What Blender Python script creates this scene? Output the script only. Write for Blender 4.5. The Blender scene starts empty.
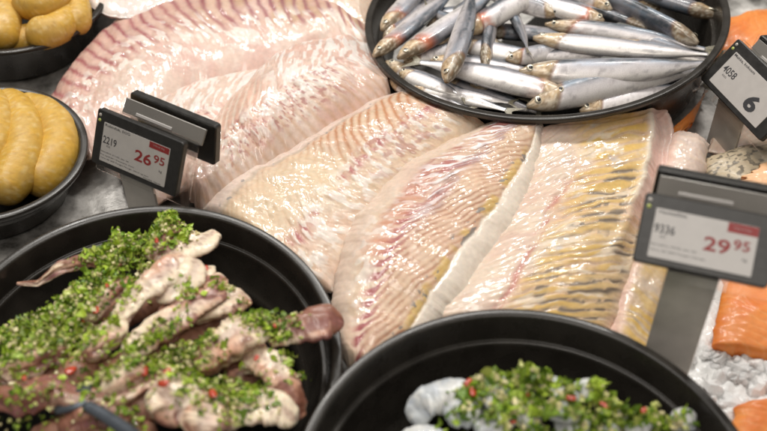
import bpy, math, random
import numpy as np
from mathutils import Vector
from mathutils.bvhtree import BVHTree

random.seed(7)
RNG = np.random.default_rng(7)
S = 0.01                                   # everything below is written in centimetres
scene = bpy.context.scene
COL = scene.collection

# ------------------------------------------------------------------ camera
PITCH, DIST, F, PW, PH = math.radians(46), 105.0, 1100.0, 767.0, 431.0
CAM = np.array([0, -DIST * math.cos(PITCH), DIST * math.sin(PITCH)])
FWD = np.array([0, math.cos(PITCH), -math.sin(PITCH)])
UPV = np.array([0, math.sin(PITCH), math.cos(PITCH)])
RGT = np.array([1.0, 0, 0])

def at(px, py, z):
    """point of the counter at height z (cm) seen at a spot of the photograph"""
    d = FWD + RGT * ((px - PW / 2) / F) - UPV * ((py - PH / 2) / F)
    t = (z - CAM[2]) / d[2]
    return CAM + d * t

cam = bpy.data.cameras.new('camera')
cam.sensor_width = 36
cam.lens = 36 * F / PW
cam.clip_start, cam.clip_end = 0.02, 50
camo = bpy.data.objects.new('camera', cam)
COL.objects.link(camo)
camo.location = Vector(CAM * S)
camo.rotation_euler = (math.pi / 2 - PITCH, 0, 0)
scene.camera = camo
cam.dof.use_dof = True
cam.dof.focus_distance = 1.03
cam.dof.aperture_fstop = 3.8
cam.dof.aperture_blades = 9

# ------------------------------------------------------------------ numpy noise
def _h(ix, iy, seed):
    n = (ix.astype(np.int64) * 374761393 + iy.astype(np.int64) * 668265263 + seed * 1442695041) & 0xffffffff
    n = ((n ^ (n >> 13)) * 1274126177) & 0xffffffff
    n = ((n ^ (n >> 16)) * 2246822519) & 0xffffffff
    return ((n ^ (n >> 15)) & 0xffffff) / float(0xffffff)

def vn(x, y, seed=0):
    x = np.asarray(x, float); y = np.asarray(y, float)
    x, y = np.broadcast_arrays(x, y)
    ix, iy = np.floor(x), np.floor(y)
    fx, fy = x - ix, y - iy
    fx, fy = fx * fx * (3 - 2 * fx), fy * fy * (3 - 2 * fy)
    a, b = _h(ix, iy, seed), _h(ix + 1, iy, seed)
    c, d = _h(ix, iy + 1, seed), _h(ix + 1, iy + 1, seed)
    return (a * (1 - fx) + b * fx) * (1 - fy) + (c * (1 - fx) + d * fx) * fy

def fbm(x, y, seed=0, o=4):
    r, a, t = 0, .5, 0
    for i in range(o):
        r = r + a * vn(x * 2 ** i + 17.3 * i, y * 2 ** i - 9.1 * i, seed + i); t += a; a *= .5
    return r / t

def ss(a, b, x):
    t = np.clip((x - a) / (b - a), 0, 1)
    return t * t * (3 - 2 * t)

def mixc(c, k, col):
    k = np.clip(k, 0, 1)[..., None]
    return c * (1 - k) + np.array(col) * k

def crom(P, n):
    """resample points with a Catmull-Rom spline, n samples"""
    P = np.asarray(P, float)
    Q = np.concatenate([2 * P[:1] - P[1:2], P, 2 * P[-1:] - P[-2:-1]])
    u = np.linspace(0, len(P) - 1 - 1e-9, n)
    i = np.floor(u).astype(int); t = (u - i)[:, None]
    a, b, c, d = Q[i], Q[i + 1], Q[i + 2], Q[i + 3]
    return .5 * (2 * b + (c - a) * t + (2 * a - 5 * b + 4 * c - d) * t ** 2 + (3 * b - a - 3 * c + d) * t ** 3)

# ------------------------------------------------------------------ objects
def tag(o, label=None, cat=None, group=None, kind=None):
    if label: o['label'] = label
    if cat: o['category'] = cat
    if group: o['group'] = group
    if kind: o['kind'] = kind
    return o

def empty(name, loc, label, cat, group=None):
    o = bpy.data.objects.new(name, None)
    o.empty_display_size = .02
    COL.objects.link(o)
    o.location = Vector(np.asarray(loc, float) * S)
    return tag(o, label, cat, group)

ORG = {}
def mk(name, V, Fc, mat, parent=None, col=None, smooth=True, origin=None, attrs=None):
    """ONE mesh object from arrays in cm (world); faces is an (M,3|4) array or a list"""
    V = np.asarray(V, float)
    if parent is not None:
        base = ORG[parent.name]
        org = base if origin is None else np.asarray(origin, float)
    else:
        base = np.zeros(3)
        org = np.array([V[:, 0].mean(), V[:, 1].mean(), V[:, 2].min()]) if origin is None else np.asarray(origin, float)
    me = bpy.data.meshes.new(name)
    L = (V - org) * S
    if isinstance(Fc, np.ndarray):
        m, k = Fc.shape
        me.vertices.add(len(L)); me.vertices.foreach_set('co', L.astype(np.float32).ravel())
        me.loops.add(m * k); me.loops.foreach_set('vertex_index', Fc.astype(np.int32).ravel())
        me.polygons.add(m)
        me.polygons.foreach_set('loop_start', np.arange(0, m * k, k, dtype=np.int32))
        me.polygons.foreach_set('loop_total', np.full(m, k, dtype=np.int32))
        me.update(calc_edges=True); me.validate()
    else:
        me.from_pydata([tuple(v) for v in L], [], [tuple(int(i) for i in f) for f in Fc])
        me.update(); me.validate()
    if smooth:
        me.polygons.foreach_set('use_smooth', np.ones(len(me.polygons), dtype=bool))
    if col is not None:
        a = me.color_attributes.new('pattern', 'FLOAT_COLOR', 'POINT')
        c = np.ones((len(V), 4), np.float32); c[:, :3] = np.clip(col, 0, 1)
        a.data.foreach_set('color', c.ravel())
    if attrs:
        for k, v in attrs.items():
            a = me.attributes.new(k, 'FLOAT', 'POINT'); a.data.foreach_set('value', np.asarray(v, np.float32))
    if mat is not None: me.materials.append(mat)
    o = bpy.data.objects.new(name, me)
    COL.objects.link(o)
    o.location = Vector((org - base) * S)
    if parent is not None: o.parent = parent
    ORG[o.name] = org
    return o

def mkempty(name, loc, *a, **k):
    o = empty(name, loc, *a, **k)
    ORG[o.name] = np.asarray(loc, float)
    return o

def join(parts):
    V, Fq, n = [], [], 0
    for v, f in parts:
        V.append(np.asarray(v, float)); Fq += [tuple(int(i) + n for i in q) for q in f]; n += len(v)
    return np.concatenate(V), Fq

def gridfaces(nu, nv, wrap_v=False):
    i = np.arange(nu - 1)[:, None]; j = np.arange(nv if wrap_v else nv - 1)[None, :]
    a = i * nv + j; b = i * nv + (j + 1) % nv
    return np.stack([a, b, b + nv, a + nv], -1).reshape(-1, 4)

def rbox(c, ax, ay, az, w, h, d, r=.12, seg=3):
    """rounded slab: width w along ax, height h along ay, depth d along az; corners rounded, rim chamfered"""
    c, ax, ay, az = [np.asarray(k, float) for k in (c, ax, ay, az)]
    def loop(inset, z):
        out = []
        R = max(r - inset, .01)
        for qx, qy, a0 in ((1, 1, 0), (-1, 1, 90), (-1, -1, 180), (1, -1, 270)):
            for k in range(seg + 1):
                a = math.radians(a0 + 90 * k / seg)
                out.append(c + ax * (qx * (w / 2 - r) + R * math.cos(a)) + ay * (qy * (h / 2 - r) + R * math.sin(a)) + az * z)
        return out
    ch = min(.25 * r + .02, d * .3)
    L = [loop(ch, -d / 2), loop(0, -d / 2 + ch), loop(0, d / 2 - ch), loop(ch, d / 2)]
    n = len(L[0]); V = np.array(sum(L, [])); Fq = []
    for k in range(3):
        for i in range(n):
            Fq.append((k * n + i, k * n + (i + 1) % n, (k + 1) * n + (i + 1) % n, (k + 1) * n + i))
    Fq.append(tuple(range(n))[::-1]); Fq.append(tuple(range(3 * n, 4 * n)))
    return V, Fq

# ------------------------------------------------------------------ materials
def newmat(name):
    m = bpy.data.materials.new(name); m.use_nodes = True
    nt = m.node_tree
    return m, nt, nt.nodes['Principled BSDF'], nt.nodes.new, nt.links.new

def noise_bump(nt, b, scale, strength, dist, detail=4, prev=None, scale3=None):
    N, Lk = nt.nodes.new, nt.links.new
    tc = N('ShaderNodeTexCoord'); n = N('ShaderNodeTexNoise'); n.inputs['Scale'].default_value = scale
    n.inputs['Detail'].default_value = detail
    if scale3:
        mp = N('ShaderNodeMapping'); mp.inputs['Scale'].default_value = scale3
        Lk(tc.outputs['Object'], mp.inputs[0]); Lk(mp.outputs[0], n.inputs['Vector'])
    else:
        Lk(tc.outputs['Object'], n.inputs['Vector'])
    bp = N('ShaderNodeBump'); bp.inputs['Strength'].default_value = strength; bp.inputs['Distance'].default_value = dist
    Lk(n.outputs['Fac'], bp.inputs['Height'])
    if prev: Lk(prev.outputs[0], bp.inputs['Normal'])
    return bp, n

def plain(name, color, rough=.5, metal=0, noise=None, bump=None, coat=0, rvar=None, spec=.5):
    """principled material with a noise-varied colour, roughness and bump"""
    m, nt, b, N, Lk = newmat(name)
    b.inputs['Base Color'].default_value = (*color, 1)
    b.inputs['Roughness'].default_value = rough; b.inputs['Metallic'].default_value = metal
    b.inputs['Coat Weight'].default_value = coat; b.inputs['Coat Roughness'].default_value = .08
    b.inputs['Specular IOR Level'].default_value = spec
    tc = N('ShaderNodeTexCoord'); n = N('ShaderNodeTexNoise')
    n.inputs['Scale'].default_value = noise[0] if noise else 40; n.inputs['Detail'].default_value = 6
    Lk(tc.outputs['Object'], n.inputs['Vector'])
    if noise:
        r = N('ShaderNodeValToRGB')
        r.color_ramp.elements[0].position = .3; r.color_ramp.elements[1].position = .7
        r.color_ramp.elements[0].color = (*[c * (1 - noise[1]) for c in color], 1)
        r.color_ramp.elements[1].color = (*[min(1, c * (1 + noise[1])) for c in color], 1)
        Lk(n.outputs['Fac'], r.inputs[0]); Lk(r.outputs[0], b.inputs['Base Color'])
    if rvar:
        mr = N('ShaderNodeMapRange'); mr.inputs['From Min'].default_value = .3; mr.inputs['From Max'].default_value = .7
        mr.inputs['To Min'].default_value = rough - rvar; mr.inputs['To Max'].default_value = rough + rvar
        Lk(n.outputs['Fac'], mr.inputs[0]); Lk(mr.outputs[0], b.inputs['Roughness'])
    if bump:
        bp, _ = noise_bump(nt, b, bump[0], bump[1], bump[2]); Lk(bp.outputs[0], b.inputs['Normal'])
    return m

def flesh(name, rough=.34, coat=.7, sss=.25, rad=(1, .45, .28), scale=.004, bumps=((330, .28, .0010), (900, .10, .0004)), metal_attr=False, cvar=.09, coat_rough=.07, trans=0, wet=32):
    """wet flesh: colour pattern of the object varied by noise, subsurface, wet coat"""
    m, nt, b, N, Lk = newmat(name)
    at_ = N('ShaderNodeAttribute'); at_.attribute_name = 'pattern'
    prev = None
    for k, (sc, st, di) in enumerate(bumps):
        prev, n = noise_bump(nt, b, sc, st, di, 3, prev)
        if k == 0: n0 = n
    hs = N('ShaderNodeHueSaturation'); mr = N('ShaderNodeMapRange')
    mr.inputs['From Min'].default_value = .25; mr.inputs['From Max'].default_value = .75
    mr.inputs['To Min'].default_value = 1 - cvar; mr.inputs['To Max'].default_value = 1 + cvar
    Lk(n0.outputs['Fac'], mr.inputs[0]); Lk(mr.outputs[0], hs.inputs['Value'])
    Lk(at_.outputs['Color'], hs.inputs['Color']); Lk(hs.outputs[0], b.inputs['Base Color'])
    if prev:
        Lk(prev.outputs[0], b.inputs['Normal']); Lk(prev.outputs[0], b.inputs['Coat Normal'])
    b.inputs['Roughness'].default_value = rough
    tw = N('ShaderNodeTexCoord'); nw = N('ShaderNodeTexNoise'); nw.inputs['Scale'].default_value = wet; nw.inputs['Detail'].default_value = 3
    Lk(tw.outputs['Object'], nw.inputs['Vector'])
    mw = N('ShaderNodeMapRange'); mw.inputs['From Min'].default_value = .40; mw.inputs['From Max'].default_value = .62
    mw.inputs['To Min'].default_value = coat * .12; mw.inputs['To Max'].default_value = coat
    Lk(nw.outputs['Fac'], mw.inputs[0]); Lk(mw.outputs[0], b.inputs['Coat Weight'])
    mq = N('ShaderNodeMapRange'); mq.inputs['From Min'].default_value = .40; mq.inputs['From Max'].default_value = .62
    mq.inputs['To Min'].default_value = min(1, rough + .16); mq.inputs['To Max'].default_value = rough
    Lk(nw.outputs['Fac'], mq.inputs[0]); Lk(mq.outputs[0], b.inputs['Roughness'])
    b.inputs['Coat Roughness'].default_value = coat_rough
    b.inputs['Subsurface Weight'].default_value = sss
    b.inputs['Subsurface Radius'].default_value = rad; b.inputs['Subsurface Scale'].default_value = scale
    b.inputs['Transmission Weight'].default_value = trans
    if metal_attr:
        a2 = N('ShaderNodeAttribute'); a2.attribute_name = 'silver'
        Lk(a2.outputs['Fac'], b.inputs['Metallic'])
    return m

M = {}
M['fillet'] = flesh('wet_white_fish_flesh', rough=.38, coat=1.0, coat_rough=.08, sss=.25, bumps=((240, .16, .0010), (900, .05, .0004)), wet=38)
M['trout'] = flesh('speckled_trout_skin', rough=.42, coat=.25, coat_rough=.15, sss=.1)
M['salmon'] = flesh('orange_salmon_flesh', sss=.2, coat=.35, rough=.42, coat_rough=.14, bumps=((200, .15, .001), (900, .08, .0004)))
M['herring'] = flesh('herring_skin', rough=.33, coat=.7, sss=0, bumps=((900, .12, .0005),), metal_attr=True, cvar=.12)
M['fin'] = flesh('herring_fin', rough=.4, coat=.3, sss=0, bumps=((900, .3, .0005),), cvar=.2)
M['squid'] = flesh('cooked_squid_flesh', rough=.36, coat=.8, sss=.2, scale=.003, bumps=((200, .25, .0012), (900, .2, .0005)), cvar=.12)
M['cod'] = flesh('raw_pale_fish_chunk', rough=.3, coat=.6, sss=.4, rad=(.8, .8, 1), scale=.004, bumps=((200, .4, .0015), (800, .2, .0005)), cvar=.08)
M['sausage'] = flesh('yellow_sausage_skin', rough=.42, coat=.25, sss=.12, scale=.002, bumps=((220, .3, .0010), (900, .2, .0004)), cvar=.08, coat_rough=.2)
M['herb'] = flesh('chopped_parsley', rough=.42, coat=.5, sss=0, bumps=((900, .4, .0008),), cvar=.25)
M['chilli'] = plain('red_chilli', (.48, .05, .015), .3, noise=(300, .35), coat=.4)
M['bowl'] = plain('black_melamine', (.027, .0235, .0195), .28, noise=(45, .25), bump=(700, .10, .0003), rvar=.06)
M['steel'] = plain('brushed_steel', (.34, .33, .31), .38, metal=.85, noise=(25, .2), bump=(500, .15, .0004), rvar=.1)
M['stem_steel'] = plain('grey_holder_plate', (.62, .59, .54), .45, metal=.2, noise=(30, .18), bump=(600, .1, .0003), rvar=.08)
M['housing'] = plain('dark_display_plastic', (.022, .021, .02), .38, noise=(200, .2), bump=(1500, .1, .0002), rvar=.06)
M['rear'] = plain('dark_rear_plastic', (.03, .029, .027), .35, noise=(200, .2), bump=(1500, .1, .0002), rvar=.06)
M['screen'] = plain('grey_paper_screen', (.50, .475, .455), .32, noise=(120, .04), rvar=.04)
M['ink'] = plain('black_ink', (.04, .04, .045), .5, noise=(900, .3))
M['red_ink'] = plain('red_ink', (.27, .025, .025), .5, noise=(900, .15))
M['pale_ink'] = plain('pale_ink', (.46, .33, .32), .5, noise=(900, .2))
M['led'] = plain('green_indicator', (.45, .5, .12), .25, noise=(900, .2), coat=.5)
M['led2'] = plain('clear_indicator', (.45, .42, .38), .25, noise=(900, .2), coat=.5)
M['rail'] = plain('silver_rail', (.24, .225, .205), .3, metal=.2, noise=(12, .12), rvar=.05)
M['eye_ring'] = plain('herring_eye_ring', (.72, .66, .52), .2, metal=.4, noise=(600, .2), coat=.6)
M['pupil'] = plain('herring_pupil', (.012, .012, .014), .12, noise=(600, .2), coat=.8)
M['spoon'] = plain('dark_steel_spoon', (.10, .115, .135), .35, metal=.6, noise=(60, .2), rvar=.08)

def glassy(name, color, rough, trans, ior=1.45, bump=None, alpha=1):
    m, nt, b, N, Lk = newmat(name)
    b.inputs['Base Color'].default_value = (*color, 1); b.inputs['Roughness'].default_value = rough
    b.inputs['Transmission Weight'].default_value = trans; b.inputs['IOR'].default_value = ior
    b.inputs['Alpha'].default_value = alpha
    if name == 'crushed_ice':
        b.inputs['Subsurface Weight'].default_value = .6; b.inputs['Subsurface Radius'].default_value = (1, 1, 1); b.inputs['Subsurface Scale'].default_value = .006
    tc = N('ShaderNodeTexCoord'); n = N('ShaderNodeTexNoise'); n.inputs['Scale'].default_value = 150
    Lk(tc.outputs['Object'], n.inputs['Vector'])
    mr = N('ShaderNodeMapRange'); mr.inputs['To Min'].default_value = max(0, rough - .1); mr.inputs['To Max'].default_value = rough + .12
    Lk(n.outputs['Fac'], mr.inputs[0]); Lk(mr.outputs[0], b.inputs['Roughness'])
    if bump:
        bp, _ = noise_bump(nt, b, *bump); Lk(bp.outputs[0], b.inputs['Normal'])
    return m
M['ice'] = glassy('crushed_ice', (.97, .965, .955), .10, .12, 1.31, (260, .6, .002))
M['acrylic'] = glassy('clear_acrylic', (.97, .97, .96), .04, 1.0, 1.2, alpha=.5)

# counter: brushed steel, wet and partly frosted with fine ice
def counter_mat():
    m, nt, b, N, Lk = newmat('wet_frosted_steel')
    tc = N('ShaderNodeTexCoord')
    n = N('ShaderNodeTexNoise'); n.inputs['Scale'].default_value = 16; n.inputs['Detail'].default_value = 7; n.inputs['Roughness'].default_value = .65
    n2 = N('ShaderNodeTexNoise'); n2.inputs['Scale'].default_value = 300; n2.inputs['Detail'].default_value = 3
    Lk(tc.outputs['Object'], n.inputs['Vector']); Lk(tc.outputs['Object'], n2.inputs['Vector'])
    r = N('ShaderNodeValToRGB'); e = r.color_ramp.elements
    e[0].position = .36; e[0].color = (.11, .105, .095, 1); e[1].position = .60; e[1].color = (.68, .66, .63, 1)
    Lk(n.outputs['Fac'], r.inputs[0]); Lk(r.outputs[0], b.inputs['Base Color'])
    b.inputs['Metallic'].default_value = .35
    mr = N('ShaderNodeMapRange'); mr.inputs['From Min'].default_value = .3; mr.inputs['From Max'].default_value = .7
    mr.inputs['To Min'].default_value = .25; mr.inputs['To Max'].default_value = .6
    Lk(n.outputs['Fac'], mr.inputs[0]); Lk(mr.outputs[0], b.inputs['Roughness'])
    bp = N('ShaderNodeBump'); bp.inputs['Strength'].default_value = .3; bp.inputs['Distance'].default_value = .001
    Lk(n2.outputs['Fac'], bp.inputs['Height']); Lk(bp.outputs[0], b.inputs['Normal'])
    return m
M['counter'] = counter_mat()

# ------------------------------------------------------------------ setting
def sheet(name, x0, x1, y0, y1, nx, ny, zf, mat, kind='structure', label=None):
    X, Y = np.meshgrid(np.linspace(x0, x1, nx), np.linspace(y0, y1, ny), indexing='ij')
    V = np.stack([X, Y, zf(X, Y)], -1).reshape(-1, 3)
    o = mk(name, V, gridfaces(nx, ny)[:, ::1], mat, origin=(0, 0, 0))
    tag(o, label, kind=kind)
    return o
sheet('counter_surface', -170, 170, -90, 170, 120, 120,
      lambda X, Y: .35 * fbm(X * .12, Y * .12, 3) - .3, M['counter'], label='wet grey steel counter bed under the bowls and fish')

# ------------------------------------------------------------------ bowls
BOWLS = {'her': (16.89, 23.37, 7.0, 18.995, -.096, .072), 'fr': (10.003, -34.901, 9.0, 16.305, .031, .008),
         'fl': (-19.022, -21.659, 6.5, 15.83, .021, -.056), 'sa': (-37.526, 3.31, 5.5, 9.496, .068, .004)}
def bowl_frame(k):
    cx, cy, cz, r, tx, ty = BOWLS[k]
    n = np.array([tx, ty, 1.0]); n /= np.linalg.norm(n)
    x = np.array([1.0, 0, -tx]); x /= np.linalg.norm(x); y = np.cross(n, x)
    return np.array([cx, cy, cz]), x, y, n, r
def bowl(k, label, depth=6.2, cat='bowl'):
    c, x, y, n, r = bowl_frame(k)
    prof = [(r - 3.2, -depth - .1), (r - 2.5, -depth), (r - 2.1, -depth + .5), (r - .95, -1.2), (r - .75, -.75), (r - .15, -.62), (r, -.5), (r, -.14), (r - .05, -.04), (r - .16, 0),
            (r - .62, -.02), (r - .74, -.07), (r - .8, -.2), (r - 1.25, -2.2), (r - 1.27, -2.28), (r - 1.33, -2.30), (r - 1.48, -2.24), (r - 1.60, -2.26), (r - 1.68, -2.36), (r - 1.72, -2.6),
            (r - 2.6, -depth + 1.2), (r - 3.0, -depth + .7), (r - 3.8, -depth + .5)]
    nseg = 160
    a = np.linspace(0, 2 * np.pi, nseg, endpoint=False)
    V = np.concatenate([c + rr * (np.cos(a)[:, None] * x + np.sin(a)[:, None] * y) + zz * n for rr, zz in prof])
    Fc = [tuple(q) for q in gridfaces(len(prof), nseg, True)]
    m = len(prof)
    Fc.append(tuple(range(nseg))); Fc.append(tuple(range((m - 1) * nseg, m * nseg))[::-1])
    o = mk('serving_bowl', V, Fc, M['bowl'])
    return tag(o, label, cat, 'black serving bowls on the counter')
bowl('her', 'large round black bowl holding whole silver herrings', 7.0)
bowl('fr', 'round black bowl holding pale fish chunks with chopped herbs', 8.3)
bowl('fl', 'round black bowl holding cooked squid pieces in green herb dressing', 6.0)
bowl('sa', 'small black bowl holding three curved yellow sausages beside the price tag 26.95', 5.0)
b5 = at(8, -8, 6.0)
BOWLS['ta'] = (b5[0], b5[1], 6.0, 10.9, .05, 0.0)
bowl('ta', 'black bowl heaped with yellow sausages in the top left corner', 5.6)

# ------------------------------------------------------------------ fillets
def fillet(name, label, st, nu, nv, dome, pat, cat='fish fillet', group='fish fillets laid out on the counter', peak=.5, mat='fillet', thick=.7,
           endround=(.05, .05), profp=2.6, parts=None, seed=0, zwave=.25, extra=None):
    A = crom([at(s[0], s[1], s[2]) for s in st], nu); B = crom([at(s[3], s[4], s[5]) for s in st], nu)
    mid = (A + B) / 2
    Uc = np.concatenate([[0], np.cumsum(np.linalg.norm(np.diff(mid, axis=0), axis=1))])
    u01 = np.linspace(0, 1, nu)
    d = (B - A); Wd = np.linalg.norm(d, axis=1); dn = d / Wd[:, None]
    A = A + dn * ((fbm(Uc * .5, 0 * Uc, seed + 1) - .5) * .9)[:, None] + dn * ((fbm(Uc * 1.2, 0 * Uc, seed + 3) - .5) * .22)[:, None]
    B = B + dn * ((fbm(Uc * .5, 0 * Uc + 9, seed + 2) - .5) * .9)[:, None] + dn * ((fbm(Uc * 1.2, 0 * Uc + 5, seed + 4) - .5) * .22)[:, None]
    # ends: pull the corners in
    e = np.ones(nu)
    v = .5 - .5 * np.cos(np.linspace(0, 1, nv) * np.pi) if False else np.linspace(0, 1, nv)
    U = np.repeat(Uc[:, None], nv, 1); V = np.repeat(v[None, :], nu, 0); W = np.repeat(Wd[:, None], nv, 1); U1 = np.repeat(u01[:, None], nv, 1)
    P = A[:, None, :] * (1 - V[..., None]) + B[:, None, :] * V[..., None]
    # the ends bow outwards
    T = np.gradient(mid, axis=0); T /= np.linalg.norm(T, axis=1)[:, None]
    bow = 4 * V * (1 - V)
    for sgn, e0, er in ((-1, 0, endround[0]), (1, 1, endround[1])):
        k = np.clip(1 - np.abs(U1 - e0) / .12, 0, 1) ** 2
        P = P + T[:, None, :] * (sgn * (bow - .6 + (fbm(V * 9, U1 * 0, seed + 7) - .5) * .8) * er * 14 * k)[..., None]
    q = np.where(V < peak, V / peak * .5, .5 + (V - peak) / (1 - peak) * .5)
    prof = np.clip(1 - np.abs(2 * q - 1) ** profp, 0, 1) ** .8
    ue = np.clip(np.minimum(U1 / max(endround[0], 1e-3), (1 - U1) / max(endround[1], 1e-3)), 0, 1)
    prof = prof * np.sqrt(np.clip(1 - (1 - ue) ** 2, 0, 1))
    h = prof * dome * .72 * (1 + zwave * (fbm(U * .28, V * 2.0, seed + 11) - .5) * 2)
    hh, colr = pat(U, V, W, U1, seed)
    if mat == 'fillet': colr = np.clip(colr, 0, 1) ** np.array([1.20, 1.17, 1.10]); g_ = colr.mean(-1, keepdims=True); colr = g_ + (colr - g_) * .86
    h = h + hh * .58 * np.clip(prof * 2.5, 0, 1)
    if extra is not None: h = h + extra(U1, V, W)
    P = P.copy(); P[..., 2] += h
    # the fillets touch the herring bowl from outside, below its rim
    hc, hx, hy, hn, hr = bowl_frame('her')
    dx, dy = P[..., 0] - hc[0], P[..., 1] - hc[1]
    dd = np.hypot(dx, dy) + 1e-6
    push = np.clip(hr - .7 - dd, 0, None) * (dd > hr - 5)
    P[..., 0] += dx / dd * push; P[..., 1] += dy / dd * push; dd = dd + push
    zr = hc[2] - (hn[0] * dx + hn[1] * dy) / hn[2]
    P[..., 2] = np.where(dd < hr + 6, np.minimum(P[..., 2], zr - .75 + .8 * np.clip(dd - hr, 0, None)), P[..., 2])
    n0 = nu * nv
    top = P.reshape(-1, 3)
    ring = np.concatenate([np.arange(nv), np.arange(2 * nv - 1, n0, nv), np.arange(n0 - 2, n0 - nv - 1, -1), np.arange(n0 - 2 * nv, 0, -nv)])
    cen = np.repeat(mid.mean(0)[None], len(ring), 0)
    R = top[ring]; ui = ring // nv
    inw = mid[ui] - R; inw[:, 2] = 0
    r1 = R + inw * .03; r1[:, 2] -= thick * .5
    r2 = R + inw * .12; r2[:, 2] -= thick
    m = len(ring); ia = np.arange(m); ib = (ia + 1) % m
    f0 = gridfaces(nu, nv)[:, ::-1]
    s1 = np.stack([ring[ia], ring[ib], n0 + ib, n0 + ia], 1); s2 = np.stack([n0 + ia, n0 + ib, n0 + m + ib, n0 + m + ia], 1)
    # orientation: make the top face up
    a, b, c_ = top[f0[0][0]], top[f0[0][1]], top[f0[0][2]]
    mf = f0[len(f0) // 2]
    nn = np.cross(top[mf[1]] - top[mf[0]], top[mf[2]] - top[mf[0]])
    if nn[2] < 0: f0 = f0[:, ::-1]
    Fc = np.concatenate([f0, s1, s2])
    Vv = np.concatenate([top, r1, r2]); Cc = colr.reshape(-1, 3); Cc = np.concatenate([Cc, Cc[ring], Cc[ring]])
    o = mk(name, Vv, Fc, M[mat], col=Cc)
    tag(o, label, cat, group)
    return o

def white_pattern(v0=.5, kl=.5, kr=.5, per=.62, bwl=2., bwr=2., band=(.80, .47, .25), bandamt=.7, red=(.52, .12, .09), redamt=.8, red_s=0., red_w=.7,
                  base=((.74, .57, .42), (.73, .49, .37)), amp=.06, jag=.11, redfade=None, pale_edges=(0, 0), yellow=None, spots=None, red2=None):
    def pat(U, V, W, U1, seed):
        v00 = v0(U1) if callable(v0) else v0
        s = (V - v00) * W + (fbm(U * .35, V * 3, seed + 21) - .5) * .9
        sl, sr = np.sqrt(np.clip(-s, 0, None) ** 2 + .02), np.sqrt(np.clip(s, 0, None) ** 2 + .02)
        ph = (U + kl * sl + kr * sr + (fbm(U * .6, s * .7, seed + 22) - .5) * .9) / per
        fr = ph - np.floor(ph); idx = np.floor(ph)
        dg = np.minimum(fr, 1 - fr)
        ridge = np.sin(np.pi * fr) ** .55
        groove = np.exp(-(dg / .16) ** 2)
        rb = _h(idx, idx * 0 + 3, seed + 5)
        bm = np.exp(-np.where(s < 0, (s / bwl) ** 2, (s / bwr) ** 2))
        patch = fbm(U * .22, V * W * .22, seed + 31)
        col = np.zeros(U.shape + (3,)) + np.array(base[0])
        col = mixc(col, ss(.35, .7, patch), base[1])
        col = mixc(col, .35 * ss(.5, .8, fbm(U * 1.2, V * W * 1.2, seed + 33)), (.82, .72, .60))
        # muscle segments: slightly different tone from band to band
        col = col * (1 + .07 * (rb - .5))[..., None]
        col = mixc(col, .18 * groove, (.78, .55, .42))
        bamt = bandamt * bm * (.30 + .70 * groove) * (.5 + rb) * (.4 + 1.2 * fbm(U * .5, s * .5, seed + 41))
        col = mixc(col, bamt, band)
        rf = redfade(U1) if redfade else 1
        blot = ss(.38, .62, fbm(ph * .9, s * 1.4, seed + 51))
        ra = redamt * np.exp(-((s - red_s) / red_w) ** 2) * (.25 + .75 * ss(.15, .75, 1 - fr + .2 * groove)) * (.25 + .75 * blot) * (.4 + .9 * rb) * rf
        col = mixc(col, ra, red)
        if red2:
            ra = red2[2] * np.exp(-((s - red2[0]) / red2[1]) ** 2) * groove * ss(.35, .6, fbm(U * .6, s, seed + 53))
            col = mixc(col, ra, red)
        if yellow:
            ya = yellow[2] * np.exp(-((V - yellow[0]) / yellow[1]) ** 2) * ss(.45, .65, fbm(U * .5, V * W * .8, seed + 61))
            col = mixc(col, ya, (.80, .58, .20))
        if spots:
            sp = np.exp(-((V - spots[0]) / spots[1]) ** 2) * ss(.70, .76, fbm(U * 1.5, V * W * 1.9, seed + 71, 3)) * spots[2]
            col = mixc(col, sp, (.30, .27, .24))
        if pale_edges[0]: col = mixc(col, ss(pale_edges[0], pale_edges[0] * .55, V) * .85, (.76, .62, .53))
        if pale_edges[1]: col = mixc(col, ss(1 - pale_edges[1], 1 - pale_edges[1] * .7, V) * .9, (.78, .69, .56))
        grain = fbm(ph * 2.6, s * 1.0, seed + 81, 2) - .5
        grain2 = fbm(U * 1.3 + 3, s * 1.5, seed + 83, 2) - .5
        smooth = 1.0
        if pale_edges[1]: smooth = 1 - .85 * ss(1 - pale_edges[1], 1 - pale_edges[1] * .8, V)
        if pale_edges[0]: smooth = smooth * (1 - .7 * ss(pale_edges[0], pale_edges[0] * .7, V))
        h = (amp * (ridge - .5) * (.35 + .65 * np.clip(bm * 1.3, 0, 1)) + jag * .75 * grain + jag * .9 * grain2) * smooth
        return h, col
    return pat

CREAM, PINK, WHITE, RED, ORANGE, DARKRED, YEL, GREY = [np.array(c) for c in
    ((.74, .57, .40), (.73, .48, .37), (.83, .75, .66), (.44, .07, .06), (.66, .30, .10), (.30, .05, .06), (.70, .46, .12), (.34, .30, .27))]

def bands(U, s, k, per, seed, warp=.35, wd=.2):
    """muscle segments: phase, random tone per segment, dark seam between segments, rounded ridge"""
    ph = (U + k + (fbm(U * .35, s * .35, seed) - .5) * 2 * warp + (fbm(U * 1.4, s * 1.4, seed + 1) - .5) * .5 * warp) / per
    fr = ph - np.floor(ph); idx = np.floor(ph); dg = np.minimum(fr, 1 - fr)
    return ph, _h(idx, idx * 0 + 3, seed + 2), np.exp(-(dg / wd) ** 2), np.sin(np.pi * fr) ** .8

def zone(V, a, b, soft=.05):
    return ss(a - soft, a + soft, V) * (1 - ss(b - soft, b + soft, V))

def ground(U, s, seed, a=CREAM, b=PINK):
    col = np.zeros(U.shape + (3,)) + a
    col = mixc(col, ss(.35, .68, fbm(U * .25, s * .25, seed)), b)
    return mixc(col, .30 * ss(.5, .75, fbm(U * 1.1, s * 1.1, seed + 1)), WHITE)

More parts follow.
